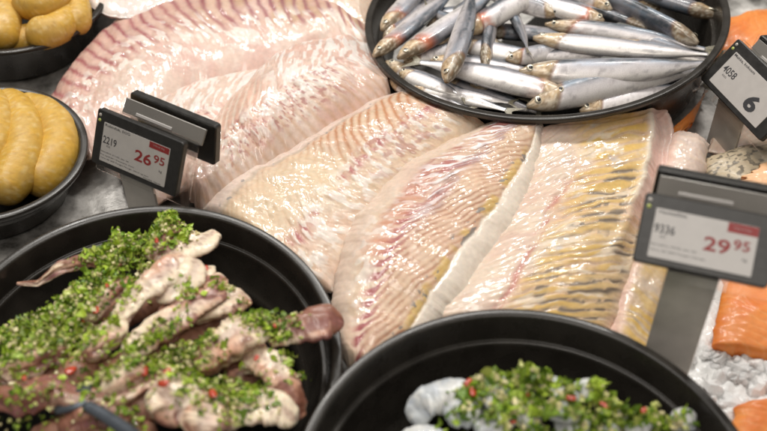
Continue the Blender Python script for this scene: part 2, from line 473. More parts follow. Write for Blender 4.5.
def dashes(ph, s, seed, f=1.6, w=2.2):
    """short strokes lying along the segments"""
    return fbm(ph * w, s * f, seed, 2)

def pat_red_band(U, V, W, U1, seed):                # back left
    s = V * W
    wv = V + (fbm(U * .3, s * .1, seed + 9) - .5) * .06
    ph, rb, gr, rd = bands(U, s, np.where(wv < .3, -.25, .55) * np.abs(s - .3 * W), 1.3, seed, .34, .2)
    col = ground(U, s, seed + 3, np.array((.74, .56, .44)), np.array((.73, .49, .39)))
    z1 = zone(wv, -.2, .52, .07)
    right = ss(.55, .25, U1)
    col = mixc(col, z1 * .7, np.array((.66, .40, .30)) + 0 * col)
    col = mixc(col, z1 * right * .5 * ss(.3, .6, fbm(U * .4, s * .4, seed + 5)), YEL * .8)
    st = z1 * gr * (.5 + .5 * rb)
    col = mixc(col, st * 1.0 * (.65 + .8 * fbm(U * .8, s * .6, seed + 44)), np.array((.42, .11, .11)) )
    col = mixc(col, st * right * .35, np.array((.26, .14, .16)))
    col = mixc(col, z1 * (1 - gr) * .55 * rb * ss(.3, .6, fbm(U * .8, s * .7, seed + 6)), np.array((.76, .56, .44)))
    col = mixc(col, np.exp(-(wv / .05) ** 2) * .35, np.array((.50, .26, .19)))
    z2 = zone(wv, .36, .72, .08)
    d = dashes(ph, s, seed + 7, .9, 2.0)
    col = mixc(col, z2 * .45 * gr * ss(.62, .40, wv), np.array((.56, .22, .18)))
    col = mixc(col, z2 * ss(.50, .62, d) * .8, WHITE)  # wet glints on the ridges painted white, along with pale connective tissue
    h = z1 * .07 * rd + z2 * (.30 * (d - .5) + .05 * rd) + .05 * (fbm(U * .7, s * .7, seed + 8, 2) - .5)
    return h, col

def pat_hump(U, V, W, U1, seed):                    # glistening hump left of the herring bowl
    s = V * W
    ph, rb, gr, rd = bands(U, s, .55 * np.abs(s - .5 * W), 1.05, seed, .35, .22)
    col = ground(U, s, seed + 3, np.array((.75, .57, .45)), np.array((.73, .48, .37)))
    up = ss(.58, .42, U1 + .1 * (V - .5))
    z1 = zone(V, .08, .66, .06)
    d = dashes(ph, s, seed + 5, .95, 2.3)
    col = mixc(col, z1 * up * ss(.44, .56, d) * .85, np.array((.86, .80, .74)))  # highlights of the glossy top put into the colour, over pale membrane
    low = 1 - up
    col = mixc(col, zone(V, .12, .60, .08) * low * .55, np.array((.74, .42, .27)))
    col = mixc(col, zone(V, .12, .60, .08) * low * gr * .7, np.array((.84, .72, .58)))
    spk = zone(V, .48, .82, .06) * ss(.15, .3, U1) * ss(.9, .75, U1)
    col = mixc(col, spk * ss(.52, .66, dashes(ph, s, seed + 7, 2.2, 3.6)) * .7, np.array((.47, .16, .12)))
    col = mixc(col, spk * ss(.52, .62, dashes(ph, s, seed + 11, 1.2, 2.6)) * .7, WHITE)  # painted white glints among the red specks, together with pale tissue
    col = mixc(col, zone(V, .72, 1.1, .05) * gr * .55, np.array((.64, .40, .22)))
    col = mixc(col, (1 - ss(.0, .06, V)) * .5, np.array((.60, .30, .26)))
    h = z1 * up * .42 * (d - .5) + spk * .26 * (dashes(ph, s, seed + 11, 1.2, 2.6) - .5) + .05 * rd * (1 - .6 * up) + .05 * (fbm(U * .7, s * .7, seed + 8, 2) - .5)
    return h, col

def pat_ribbed(U, V, W, U1, seed):                  # centre, ribs of orange
    s = V * W; c = .40 + .12 * U1
    ph, rb, gr, rd = bands(U, s, -.84 * (s - c * W) + .10 * (s - c * W) ** 2, 1.05, seed, .2, .26)
    col = ground(U, s, seed + 3, np.array((.75, .58, .39)), np.array((.74, .53, .37)))
    up = ss(.62, .42, U1)
    ribs = zone(V, .17, c + .16, .05) * (.30 + .70 * up)
    col = mixc(col, ribs * (.10 + .90 * gr) * (.75 + .4 * rb), np.array((.58, .26, .09)))
    col = mixc(col, ribs * (1 - gr) * .35, np.array((.78, .60, .40)))
    rd_z = np.exp(-((V - c - .17) / .055) ** 2)
    col = mixc(col, rd_z * (.35 + .65 * gr) * ss(.36, .55, fbm(U * .55, s * .8, seed + 5)) * 1.0, np.array((.46, .09, .09)))
    gl = zone(V, c + .08, .90, .05)
    d = dashes(ph, s, seed + 6, 1.1, 2.6)
    col = mixc(col, gl * ss(.50, .60, d) * .85, WHITE)  # gloss beside the ribs painted as white dashes, part glint, part membrane
    col = mixc(col, gl * ss(.54, .66, dashes(ph, s, seed + 12, 1.5, 2.2)) * .5 * up, np.array((.48, .18, .13)))
    flap = 1 - ss(.13, .17, V + .03 * (fbm(U * .6, s, seed + 9) - .5))
    col = mixc(col, flap * .9, np.array((.75, .60, .50)))
    col = mixc(col, np.exp(-((V - .165) / .018) ** 2) * .5 * ss(.1, .3, U1), np.array((.46, .38, .30)))
    col = mixc(col, zone(V, .13, .2, .02) * ss(.72, .76, fbm(U * 1.6, s * 2, seed + 71, 3)), GREY)
    low = zone(V, .2, .62, .1) * (1 - up)
    col = mixc(col, low * .5, np.array((.76, .61, .36)))
    h = ribs * .085 * rd + gl * .34 * (d - .5) + low * .07 * (fbm(U * 2.2, s * 2.2, seed + 21, 2) - .5) + .05 * (fbm(U * .6, s * .6, seed + 8, 2) - .5)
    h = h - .10 * np.exp(-((V - .17) / .03) ** 2)
    return h * (1 - .7 * flap), col

def pat_fan(U, V, W, U1, seed):                     # large centre right
    s = V * W; c = .37 + .03 * U1
    sl, sr = np.clip(c * W - s, 0, None), np.clip(s - c * W, 0, None)
    wp = fbm(U * .3, s * .3, seed + 30) - .5
    ph, rb, gr, rd = bands(U, s, -.55 * sl + 1.9 * sr + .04 * sr ** 2, 1.25, seed, .30, .26)
    ph2, rb2, gr2, rd2 = bands(U, s, -.55 * sl + 1.9 * sr + .04 * sr ** 2, 1.25, seed, .30, .30)
    col = ground(U, s, seed + 3, np.array((.76, .59, .41)), np.array((.75, .53, .39)))
    up = ss(.60, .38, U1)
    # right half: fine lines fanning out
    fan = zone(V, c + .05, .80, .04)
    col = mixc(col, fan * .45, np.array((.72, .46, .25)))
    col = mixc(col, fan * gr2 * (.45 + .65 * rb2) * (.25 + .75 * ss(.32, .62, fbm(U * .7, s * .9, seed + 31) + .05)), np.array((.50, .24, .11)))
    col = mixc(col, fan * (1 - gr2) * .3 * rb2, np.array((.80, .64, .44)))
    # red centre
    bars = np.exp(-((V - c + .01) / .066) ** 2) * ss(.42, .52, U1)
    col = mixc(col, bars * ss(.08, .55, gr) * (.85 + .35 * rb), np.array((.38, .04, .055)))
    col = mixc(col, np.exp(-((V - c + .02) / .11) ** 2) * ss(.42, .55, U1) * gr * .35, np.array((.60, .22, .15)))
    grain = zone(V, c - .17, c + .10, .05) * up
    d = dashes(ph, s, seed + 6, 1.2, 3.2)
    col = mixc(col, grain * (.25 + .75 * ss(.40, .6, fbm(ph * 1.6, s * 1.2, seed + 7))) * .85, np.array((.46, .12, .10)))
    col = mixc(col, grain * ss(.50, .60, d) * .95, np.array((.86, .80, .78)))  # bright dashes in the red grain: painted glints and pale tissue
    col = mixc(col, zone(V, c + .02, c + .15, .03) * up * .5 * ss(.4, .6, fbm(U, s, seed + 13)), np.array((.38, .23, .21)))
    org_ = zone(V, c - .16, c - .02, .05) * zone(U1, .38, .66, .06)
    col = mixc(col, org_ * .8 * (.4 + .6 * gr2), np.array((.66, .31, .15)))
    gl = zone(V, .10, c, .06) * zone(U1, .45, .80, .1)
    col = mixc(col, gl * (1 - bars) * ss(.58, .64, dashes(ph, s, seed + 15, 1.4, 1.6)) * .7, WHITE)  # painted glints on the glossy left side, mixed with white tissue
    left = zone(V, -.2, .17, .05)
    col = mixc(col, left * .7, np.array((.76, .60, .47)))
    # yellow fat line and grey flecks before the pale strip
    col = mixc(col, zone(V, .74, .81, .018) * ss(.40, .58, fbm(U * .5, s * .2, seed + 17)) * .75, np.array((.72, .50, .10)))
    col = mixc(col, zone(V, .72, .84, .02) * ss(.66, .72, fbm(U * 1.5, s * 1.9, seed + 71, 3)) * .9, np.array((.30, .26, .22)))
    strip = ss(.79, .82, V + .02 * (fbm(U * .8, s * .3, seed + 19) - .5))
    col = mixc(col, strip * .92, np.array((.78, .69, .57)))
    tail = ss(.10, .02, U1)
    col = mixc(col, tail * ss(.3, .6, fbm(U * 2, s * 2, seed + 20)) * .8, np.array((.48, .40, .36)))
    h = fan * .040 * rd2 * (.3 + 1.0 * fbm(U * .6, s * .8, seed + 41)) + bars * .05 * rd + grain * .30 * (d - .5) + gl * .20 * (dashes(ph, s, seed + 15, 1.4, 1.6) - .5) + .06 * (fbm(U * .6, s * .6, seed + 8, 2) - .5) + tail * .5 * (fbm(U * 2.5, s * 2.5, seed + 25, 2) - .4)
    h = h + strip * (.16 * np.sin(np.clip((V - .80) / .2, 0, 1) * np.pi) + 0 * U) - .16 * np.exp(-((V - .805) / .018) ** 2)
    return h, col

def zander_pattern(U, V, W, U1, seed):
    seam = .33 + .05 * U1 + (fbm(U * .35, U * 0, seed + 40) - .5) * .07
    s = V * W
    wob = (fbm(U * .35, V * 3, seed + 2) - .5)
    ph = (U + .42 * s + wob * 2.6 + .9 * np.sin(V * 5)) / 1.05
    fr = ph - np.floor(ph); idx = np.floor(ph); dg = np.minimum(fr, 1 - fr); groove = np.exp(-(dg / .17) ** 2)
    rb = _h(idx, idx * 0 + 5, seed)
    col = np.zeros(U.shape + (3,)) + np.array((.74, .58, .42))
    col = mixc(col, ss(.35, .7, fbm(U * .3, s * .3, seed + 3)), (.73, .50, .37))
    upper = 1 - ss(.38, .58, U1)
    loin = (.35 + .65 * ss(seam + .0, seam + .08, V)) * ss(.02, .12, V) * (1 - upper * ss(.83, .88, V)) * (1 - .7 * ss(.93, 1.0, V))
    zone = np.clip(.55 + .6 * np.exp(-((V - .62) / .2) ** 2), 0, 1)
    yel = (.42 + .58 * ss(.40, .80, np.sin(np.pi * fr))) * ss(.22, .46, fbm(U * .45, s * .35, seed + 4)) * (.6 + .5 * rb)
    col = mixc(col, loin * zone * yel * 1.0, (.74, .49, .09))
    col = mixc(col, loin * .55 * groove * rb, (.52, .32, .15))
    # pale streaks
    col = mixc(col, loin * .8 * ss(.56, .72, fbm(ph * 1.1, s * .5, seed + 6)), (.80, .68, .52))
    # grey brown skin marks, dashed along the bands and denser towards the lower end and the right
    big = ss(.44, .54, fbm(U * .22 + 3, s * .20, seed + 7)) * np.clip(.15 + .85 * ss(.46, .62, V) + .5 * ss(.5, .9, U1), 0, 1)
    dash = np.exp(-(dg / .24) ** 2) * ss(.40, .55, fbm(ph * 1.3, s * 1.2, seed + 8))
    col = mixc(col, loin * ss(seam, seam + .1, V) * np.clip(big + .12, 0, 1) * dash * .95, (.22, .165, .105))
    blu = ss(.70, .78, fbm(U * .5, s * .4, seed + 9)) * ss(.1, .2, V - seam) * (1 - ss(.25, .35, V - seam))
    col = mixc(col, blu * .6, (.50, .52, .60))
    # belly side left of the seam: pale pink, glossy
    belly = 1 - ss(seam - .02, seam + .02, V)
    col = mixc(col, belly * .45, (.78, .64, .53))
    col = mixc(col, belly * .25 * ss(.5, .7, fbm(U * 1.2, s * .5, seed + 12)), (.62, .36, .28))
    rl = np.exp(-((V - seam) / .022) ** 2) * ss(.35, .6, fbm(U * .9, s * 2, seed + 10)) * ss(.2, .5, U1)
    col = mixc(col, rl * .75, (.55, .16, .10))
    flap = ss(.84, .87, V) * upper
    col = mixc(col, flap, (.74, .56, .47))
    col = mixc(col, flap * .5 * ss(.4, .7, fbm(U * .5, s * .6, seed + 13)), (.70, .42, .32))
    col = mixc(col, np.exp(-((V - .845) / .022) ** 2) * .8 * upper, (.80, .72, .58))
    grain = fbm(ph * 2.0, s * 1.0, seed + 14, 2) - .5
    h = loin * (.085 * (np.sin(np.pi * fr) ** .8 - .5)) + .11 * grain
    h = h - .16 * np.exp(-((V - seam) / .03) ** 2) * ss(.05, .3, U1)
    # rolled edge of the folded flap, then down into the fold
    up = (1 - ss(.45, .75, U1))
    up = up * ss(.0, .07, U1)
    h = h + .5 * np.exp(-((V - .845) / .035) ** 2) * up - 1.3 * up * ss(.86, .93, V) * (1 - ss(.95, 1.0, V))
    return h, col

def trout_pattern(U, V, W, U1, seed):
    s = V * W
    col = np.zeros(U.shape + (3,)) + np.array((.42, .34, .23))
    col = mixc(col, ss(.3, .7, fbm(U * .4, s * .4, seed)), (.52, .43, .30))
    col = mixc(col, ss(.62, .68, vn(U * 3.4, s * 3.4, seed + 3)) * .8, (.10, .085, .065))
    col = mixc(col, .3 * ss(.5, .7, fbm(U * 4, s * 4, seed + 5)), (.42, .36, .26))
    return .05 * (fbm(U * 3, s * 3, seed + 6) - .5), col

def salmon_pattern(U, V, W, U1, seed):
    s = V * W
    ph = (U + .5 * np.abs(s - W * .5) + (fbm(U * .4, s * .4, seed) - .5) * 1.2) / .8
    fr = ph - np.floor(ph); dg = np.minimum(fr, 1 - fr)
    col = np.zeros(U.shape + (3,)) + np.array((.72, .19, .025))
    col = mixc(col, ss(.3, .7, fbm(U * .5, s * .5, seed + 1)), (.78, .26, .05))
    col = mixc(col, np.exp(-(dg / .09) ** 2) * .35 * ss(.35, .6, fbm(U * .7, s * .7, seed + 4)), (.82, .42, .17))
    return .03 * np.sin(np.pi * fr) + .08 * (fbm(U * .7, s * .7, seed + 2, 2) - .5), col

# the nine pale fillets of the middle, back ones first
fillet('fish_fillet', 'pale fillet partly hidden behind the large red striped fillet, next to the herring bowl',
       [(400, -14, 3.6, 385, 36, 3.6), (335, -42, 4.4, 330, 22, 4.2), (235, -48, 4.2, 240, 8, 4.0)], 160, 90, 1.3,
       white_pattern(.35, .5, .5, .7, redamt=.2, bandamt=.35), seed=100)
fillet('fish_fillet', 'small pale white fillet end showing between the yellow sausages and the red striped fillet',
       [(70, -28, 5, 84, 2, 5), (112, -44, 5, 118, 18, 5), (175, -52, 5, 180, 6, 5)], 100, 60, 1.0,
       white_pattern(.5, .5, .5, .8, redamt=.0, bandamt=.1, base=((.74, .66, .60), (.70, .60, .53))), seed=110, endround=(.2, .05))
fillet('fish_fillet', 'large fillet with a broad dark red striped band along its curved upper edge',
       [(371, 33, 3.4, 370, 58, 3.2), (330, 3, 4.2, 322, 58, 3.2), (280, -8, 4.3, 262, 80, 2.9), (220, -8, 4.2, 215, 86, 3.3), (165, -2, 4.0, 177, 96, 3.7), (125, 14, 3.8, 143, 118, 3.9),
        (86, 47, 3.4, 112, 140, 3.6), (60, 80, 2.9, 92, 158, 3.0), (46, 104, 2.2, 76, 160, 2.2)], 420, 170, 2.2,
       pat_red_band, seed=120, peak=.4)
fillet('fish_fillet', 'fillet lying directly behind the price tag 26.95, half covered by the hump',
       [(268, 66, 3.2, 266, 128, 3.4), (203, 78, 3.4, 222, 152, 3.4), (162, 92, 3.5, 184, 185, 3.3), (132, 110, 3.3, 160, 205, 3.0), (106, 136, 2.8, 138, 214, 2.5)], 240, 120, 1.5,
       pat_hump, seed=130)
fillet('fish_fillet', 'thick glistening humped fillet left of the herring bowl',
       [(367, 47, 3.2, 392, 92, 3.6), (338, 39, 4.5, 388, 106, 3.9), (302, 44, 5.3, 352, 128, 4.2), (272, 60, 5.3, 314, 150, 4.0), (248, 82, 5.0, 276, 172, 3.8), (222, 112, 3.7, 250, 190, 3.4),
        (197, 152, 3.2, 222, 205, 3.0), (184, 178, 2.6, 202, 214, 2.6)], 320, 170, 3.7,
       pat_hump, seed=140)
fillet('fish_fillet', 'long fillet with an orange ribbed band, in the middle between both price tags',
       [(404, 96, 4.6, 490, 118, 5.8), (374, 102, 4.5, 476, 130, 5.2), (332, 124, 4.5, 442, 158, 4.4), (290, 148, 4.2, 402, 190, 4.0), (246, 169, 3.9, 372, 230, 3.6), (216, 190, 3.6, 350, 266, 3.2),
        (200, 212, 3.1, 330, 296, 2.8)], 420, 220, 2.5,
       pat_ribbed, seed=150, peak=.45)
fillet('fish_fillet', 'large fillet with red centre stripes, pale right edge and grey tail end',
       [(508, 122, 6.2, 546, 126, 6.3), (478, 129, 5.0, 540, 164, 5.2), (438, 147, 4.9, 535, 192, 4.9), (394, 173, 4.6, 523, 222, 4.65), (360, 211, 4.3, 490, 266, 4.35), (343, 252, 4.0, 458, 308, 3.95),
        (334, 300, 3.7, 436, 336, 3.2), (333, 338, 3.4, 405, 362, 3.0), (346, 366, 3.0, 378, 380, 2.8)], 480, 260, 2.6,
       pat_fan, seed=160, peak=.42)
fillet('fish_fillet', 'blotched yellow and pink fillet below the price tag 29.95, tucked under the yellow fillet',
       [(664, 132, 4.6, 710, 140, 4.4), (656, 180, 4.2, 704, 184, 3.8), (641, 230, 3.9, 692, 242, 3.3), (622, 284, 3.5, 670, 300, 2.8), (606, 332, 3.1, 661, 352, 2.4), (598, 348, 2.9, 652, 374, 2.2)], 260, 110, 1.5,
       lambda U, V, W, U1, seed: (lambda r: (r[0], mixc(mixc(r[1], .9 * ss(.42, .25, U1), (.75, .60, .50)), .75 * (1 - ss(.25, .42, V + .12 * fbm(U * .6, V * 3, 5))), (.84, .60, .48))))(zander_pattern(U, .35 + .42 * V, W * 1.2, U1 * 0 + .9, seed)), seed=171, endround=(.06, .05))
fillet('fish_fillet', 'broad zander fillet banded yellow with dark grey skin marks and its top corner folded over',
       [(520, 138, 5.8, 660, 102, 6.2), (515, 158, 5.1, 673, 122, 5.2), (515, 190, 4.8, 668, 172, 4.6), (492, 228, 4.5, 652, 220, 4.3), (462, 275, 4.2, 634, 272, 3.9), (432, 312, 3.8, 612, 322, 3.4), (415, 330, 2.8, 600, 338, 3.0)],
       420, 280, 2.3, zander_pattern, seed=180, peak=.6, endround=(.04, .04))

# right hand side: orange pieces and speckled trout
fillet('salmon_fillet', 'thick orange salmon fillet under the price tag 29.95 at the right edge', [(726, 262, 2.6, 860, 262, 2.6), (721, 290, 2.5, 860, 300, 2.5), (716, 322, 2.4, 860, 330, 2.4), (712, 351, 2.2, 860, 360, 2.2)], 130, 150, 1.3, salmon_pattern,
       'salmon fillet', 'orange salmon fillets', mat='salmon', seed=200, endround=(.05, .05), profp=6)
fillet('salmon_fillet', 'orange salmon fillet lying on crushed ice in the bottom right corner', [(738, 403, 2.4, 850, 396, 2.4), (728, 425, 2.3, 850, 430, 2.3), (722, 452, 2.2, 850, 460, 2.2)], 110, 130, 1.2, salmon_pattern,
       'salmon fillet', 'orange salmon fillets', mat='salmon', seed=210, endround=(.1, .05), profp=5)
fillet('trout_fillet', 'speckled grey brown trout skin showing between the two price tags at the right edge', [(700, 162, 3.2, 716, 200, 3.2), (745, 146, 3.6, 760, 205, 3.6), (800, 140, 3.6, 815, 205, 3.6), (850, 140, 3.2, 850, 200, 3.2)], 160, 120, 1.8, trout_pattern,
       'trout', 'fish at the right side', mat='trout', seed=220)
fillet('salmon_fillet', 'dim orange salmon piece between the herring bowl and the tag showing 6', [(712, 78, 2.0, 655, 98, 2.0), (702, 104, 2.2, 668, 128, 2.2), (690, 128, 2.0, 664, 140, 2.0)], 90, 80, 1.0, salmon_pattern,
       'salmon fillet', 'orange salmon fillets', mat='salmon', seed=230, endround=(.15, .1))
fillet('salmon_fillet', 'bright orange salmon fillet behind the tag showing 6 in the top right corner', [(742, 14, 2.5, 700, 46, 2.5), (775, 8, 2.6, 760, 70, 2.6), (830, 0, 2.5, 830, 80, 2.5)], 90, 90, 1.6, salmon_pattern,
       'salmon fillet', 'orange salmon fillets', mat='salmon', seed=240, endround=(.2, .05))
fillet('fish_fillet', 'cream coloured fillet lying behind the stem of the tag showing 6', [(735, 100, 2.0, 706, 150, 2.2), (760, 110, 2.3, 740, 160, 2.3), (800, 120, 2.2, 790, 170, 2.2)], 80, 80, 1.1,
       white_pattern(.5, .4, .4, .7, redamt=.1, bandamt=.4), seed=250, endround=(.04, .04))
fillet('salmon_fillet', 'small peach coloured piece of fish lying on the speckled trout skin', [(756, 166, 5.4, 757, 188, 5.2), (772, 162, 5.5, 774, 190, 5.3), (800, 166, 5.2, 800, 186, 5.0)], 50, 50, .6,
       lambda U, V, W, U1, seed: (.05 * (fbm(U, V * W, 5) - .5), np.zeros(U.shape + (3,)) + np.array((.86, .52, .25))), 'salmon fillet', 'orange salmon fillets', seed=260, endround=(.3, .1))

# crushed ice
def ice(name, label, spots, seed):
    r = np.random.default_rng(seed); parts = []
    ico_v = []; t = (1 + 5 ** .5) / 2
    base = np.array([(-1, t, 0), (1, t, 0), (-1, -t, 0), (1, -t, 0), (0, -1, t), (0, 1, t), (0, -1, -t), (0, 1, -t), (t, 0, -1), (t, 0, 1), (-t, 0, -1), (-t, 0, 1)]) / 1.9
    fc = [(0, 11, 5), (0, 5, 1), (0, 1, 7), (0, 7, 10), (0, 10, 11), (1, 5, 9), (5, 11, 4), (11, 10, 2), (10, 7, 6), (7, 1, 8), (3, 9, 4), (3, 4, 2), (3, 2, 6), (3, 6, 8), (3, 8, 9), (4, 9, 5), (2, 4, 11), (6, 2, 10), (8, 6, 7), (9, 8, 1)]
    mids = {}; bl = [b_ for b_ in base]; f2 = []
    def mid(i, j):
        key = (min(i, j), max(i, j))
        if key not in mids:
            q = bl[i] + bl[j]; mids[key] = len(bl); bl.append(q / np.linalg.norm(q) * np.linalg.norm(bl[i]))
        return mids[key]
    for a_, b_, c_ in fc:
        x_, y_, z_ = mid(a_, b_), mid(b_, c_), mid(c_, a_); f2 += [(a_, x_, z_), (b_, y_, x_), (c_, z_, y_), (x_, y_, z_)]
    base = np.array(bl); fc = f2
    for (px, py, z, n, spread, size) in spots:
        c = at(px, py, z)
        for k in range(n):
            p = c + r.normal(0, 1, 3) * np.array([spread, spread, spread * .35])
            sc = size * r.uniform(.25, 1.25) * r.uniform(.5, 1.1, 3)
            v = base * sc * (1 + 1.3 * (fbm(base[:, :1] * 1.7 + k * 7.7, base[:, 1:2] * 1.7 + base[:, 2:] * 1.3, k, 2) - .5))
            a = r.uniform(0, 6.28); ca, sa = math.cos(a), math.sin(a)
            v = v @ np.array([[ca, -sa, 0], [sa, ca, 0], [0, 0, 1]]); b = r.uniform(-1, 1); cb, sb = math.cos(b), math.sin(b)
            v = v @ np.array([[1, 0, 0], [0, cb, -sb], [0, sb, cb]])
            parts.append((v + p, fc))
    V, Fc = join(parts)
    o = mk(name, V, Fc, M['ice'], smooth=False)
    tag(o, label, 'ice', kind='stuff')
ice('crushed_ice', 'clear crushed ice around the salmon fillets at the lower right',
    [(x, y, .9, 8, 1.1, .95) for x, y in ((720, 352), (735, 360), (750, 358), (764, 362), (780, 362), (718, 372), (733, 378), (748, 378), (762, 380), (716, 392), (728, 398), (742, 392), (757, 396), (772, 394), (712, 405), (722, 414), (722, 384), (740, 368), (755, 370), (712, 362))], 5)

M['slush'] = plain('white_ice_slush', (.80, .80, .79), .35, noise=(60, .12), bump=(300, .6, .002), coat=.4)
X, Y = np.meshgrid(np.linspace(20.5, 44, 70), np.linspace(-44, -11, 90), indexing='ij')
Zs = 1.3 + 1.5 * fbm(X * .9, Y * .9, 77, 3) * np.clip(np.minimum(np.minimum(X - 20.5, 44 - X), np.minimum(Y + 44, -11 - Y)) / 2, 0, 1) - .6
so = mk('ice_slush', np.stack([X, Y, Zs], -1).reshape(-1, 3), gridfaces(70, 90), M['slush'])
tag(so, 'white icy slush bed under the salmon fillets', 'ice', kind='stuff')

# ------------------------------------------------------------------ price tags
def text_mesh(body, size, sx=1.0, offset=.0, align='LEFT'):
    cu = bpy.data.curves.new('lettering', 'FONT')
    cu.body = body; cu.size = size; cu.offset = offset; cu.align_x = align; cu.resolution_u = 3
    ob = bpy.data.objects.new('lettering', cu); COL.objects.link(ob)
    bpy.context.view_layer.update()
    me = bpy.data.meshes.new_from_object(ob.evaluated_get(bpy.context.evaluated_depsgraph_get()))
    V = np.array([v.co[:] for v in me.vertices]) if len(me.vertices) else np.zeros((0, 3)); Fc = [tuple(p.vertices) for p in me.polygons]
    bpy.data.objects.remove(ob); bpy.data.curves.remove(cu); bpy.data.meshes.remove(me)
    V[:, 0] *= sx
    return V, Fc

TW, TH = 9.5, 5.14
def price_tag(label, pos, yaw, tilt, roll, texts, rear=(3.4, 1.2, .0), rear_tilt=14, field=None, led=True, stem_x=-.3):
    pos = np.array(pos, float)
    X = np.array([math.cos(yaw), math.sin(yaw), 0]); n = np.array([math.sin(yaw), -math.cos(yaw), 0]); Z = np.array([0, 0, 1.0])
    Up = math.cos(tilt) * Z - math.sin(tilt) * n
    AX = math.cos(roll) * X + math.sin(roll) * Up; AY = -math.sin(roll) * X + math.cos(roll) * Up; AN = np.cross(AX, AY)
    bot = pos - AY * TH / 2
    sb = bot + AX * stem_x - AN * 1.0
    root = mkempty('price_tag', (sb[0], sb[1], .3), label, 'price tag', 'electronic price tags on the counter')
    mk('display_housing', *rbox(pos - AN * .35, AX, AY, AN, TW, TH, .7, .28), M['housing'], root, smooth=False)
    P = lambda u, v, k: pos + AX * (u - .5) * TW + AY * (v - .5) * TH + AN * k
    u0, u1, v0, v1 = .1, .868, .10, .805
    scv = rbox(P((u0 + u1) / 2, (v0 + v1) / 2, .01), AX, AY, AN, (u1 - u0) * TW, (v1 - v0) * TH, .06, .08)
    scr = mk('screen', *scv, M['screen'], root, smooth=False)
    # raised lip round the front
    for nm, mat in (('ink', 'dark_lettering'), ('red_ink', 'red_lettering'), ('pale_ink', 'pale_lettering')):
        parts = []
        for (k, body, u, v, hgt, sx, off) in texts:
            if k != nm: continue
            V, Fc = text_mesh(body, 1.0, 1.0, off)
            mn, mx = V.min(0), V.max(0)
            hh_ = hgt * TH; ww_ = sx * TW
            V = (V - mn) / (mx - mn + 1e-9) * np.array([ww_, hh_, 0])
            lift = .052 if k != 'pale_ink' else .064
            if len(V): parts.append((np.array([P(u, v, lift) + AX * q[0] + AY * q[1] for q in V]), Fc))
        if parts:
            V, Fc = join(parts); mk(mat, V, Fc, M[nm], scr, smooth=False)
    if field:
        fu0, fu1, fv0, fv1 = field
        V = np.array([P(fu0, fv0, .048), P(fu1, fv0, .048), P(fu1, fv1, .048), P(fu0, fv1, .048)])
        V2 = V - AN * .01
        mk('red_field', np.concatenate([V, V2]), [(0, 1, 2, 3), (0, 4, 5, 1), (1, 5, 6, 2), (2, 6, 7, 3), (3, 7, 4, 0)], M['red_ink'], scr, smooth=False)
    # indicator lights
    for kk, (vv, mm) in enumerate(((.90, 'led2'), (.805, 'led'))):
        a = np.linspace(0, 2 * np.pi, 16, endpoint=False)
        rr = .17; c = P(.042, vv, .0)
        V = np.concatenate([[c + AN * .08], [c + AX * rr * .7 * math.cos(t) + AY * rr * .7 * math.sin(t) + AN * .06 for t in a], [c + AX * rr * math.cos(t) + AY * rr * math.sin(t) - AN * .02 for t in a]])
        Fc = [(0, 1 + i, 1 + (i + 1) % 16) for i in range(16)] + [(1 + i, 17 + i, 17 + (i + 1) % 16, 1 + (i + 1) % 16) for i in range(16)]
        mk('indicator_light', V, Fc, M[mm], root)
    # clear holder: front sheet behind the display, reaching past it on the right, and a top bridge
    parts = [rbox(pos - AN * .80 + AX * .55 - AY * .3, AX, AY, AN, TW + .9, TH + 1.0, .12, .15)]
    dH = -n
    topc = pos + AY * TH / 2
    rt = math.radians(rear_tilt)
    RU = math.cos(rt) * Z + math.sin(rt) * (-n) * 1.0     # rear panel leans away at its top
    rear_top = topc + dH * rear[0] + X * rear[1] + Z * rear[2]
    RN = np.cross(X, RU)
    parts.append(rbox(rear_top - RU * 2.3 + RN * .5, X, RU, RN, TW + .3, 4.4, .12, .15))
    mk('clear_holder', *join(parts), M['acrylic'], root, smooth=False)
    mk('rear_housing', *rbox(rear_top - RU * 2.0, X, RU, RN, TW, 4.0, .85, .28), M['rear'], root, smooth=False)
    # silver rail running in the gap between both displays
    rc = topc * .40 + rear_top * .60 - Z * .75 + X * .15
    rail_up = Z * .75 + dH * .66
    ru = np.cross(X, np.cross(rail_up, X)); ru /= np.linalg.norm(ru)
    rl = mk('holder_rail', *rbox(rc, X, ru, np.cross(X, ru), TW * .93, 1.5, .25, .1), M['rail'], root, smooth=False)
    rn = np.cross(X, ru)
    mk('label_slot', *rbox(rc + rn * .16 - ru * .35 - X * .9, X, ru, rn, TW * .42, .28, .1, .05), M['screen'], rl, smooth=False)
    # steel stem plate down to the counter
    dn = np.array([0, 0, -1.0])
    topz = sb[2] + .1; mid = (np.array([sb[0], sb[1], topz]) + np.array([sb[0], sb[1], .1])) / 2
    mk('stem', *rbox(mid, X, Z, np.cross(X, Z), 3.7, topz - .1, .3, .12), M['stem_steel'], root, smooth=False)
    return root

price_tag('black electronic price tag reading 26.95 among the pale fillets at the left', (-21.76, -1.76, 9.81), -.5213, .4817, .006,
          [('ink', 'Rubinfisk, EGG', .118, .735, .052, .29, .008), ('ink', '2219', .115, .435, .135, .158, .012), ('ink', 'EGG', .165, .385, .032, .04, 0),
           ('ink', 'Skindfrit 21/42, Jan 26', .108, .262, .032, .33, 0), ('ink', 'Fra opdræt i Danmark, frost', .108, .205, .03, .40, 0), ('ink', 'Vare 46 200 Fangst Norge, skind og ben', .108, .15, .03, .57, 0), ('ink', 'Nordsø. Haves', .625, .112, .026, .20, .005), ('ink', 'kg', .785, .315, .055, .034, 0),
           ('red_ink', '26', .492, .36, .205, .195, .022), ('red_ink', '95', .706, .455, .148, .125, .018), ('pale_ink', 'Tilbud dag', .68, .735, .035, .13, .0)],
          rear=(3.4, 1.2, 0), field=(.635, .862, .69, .80))
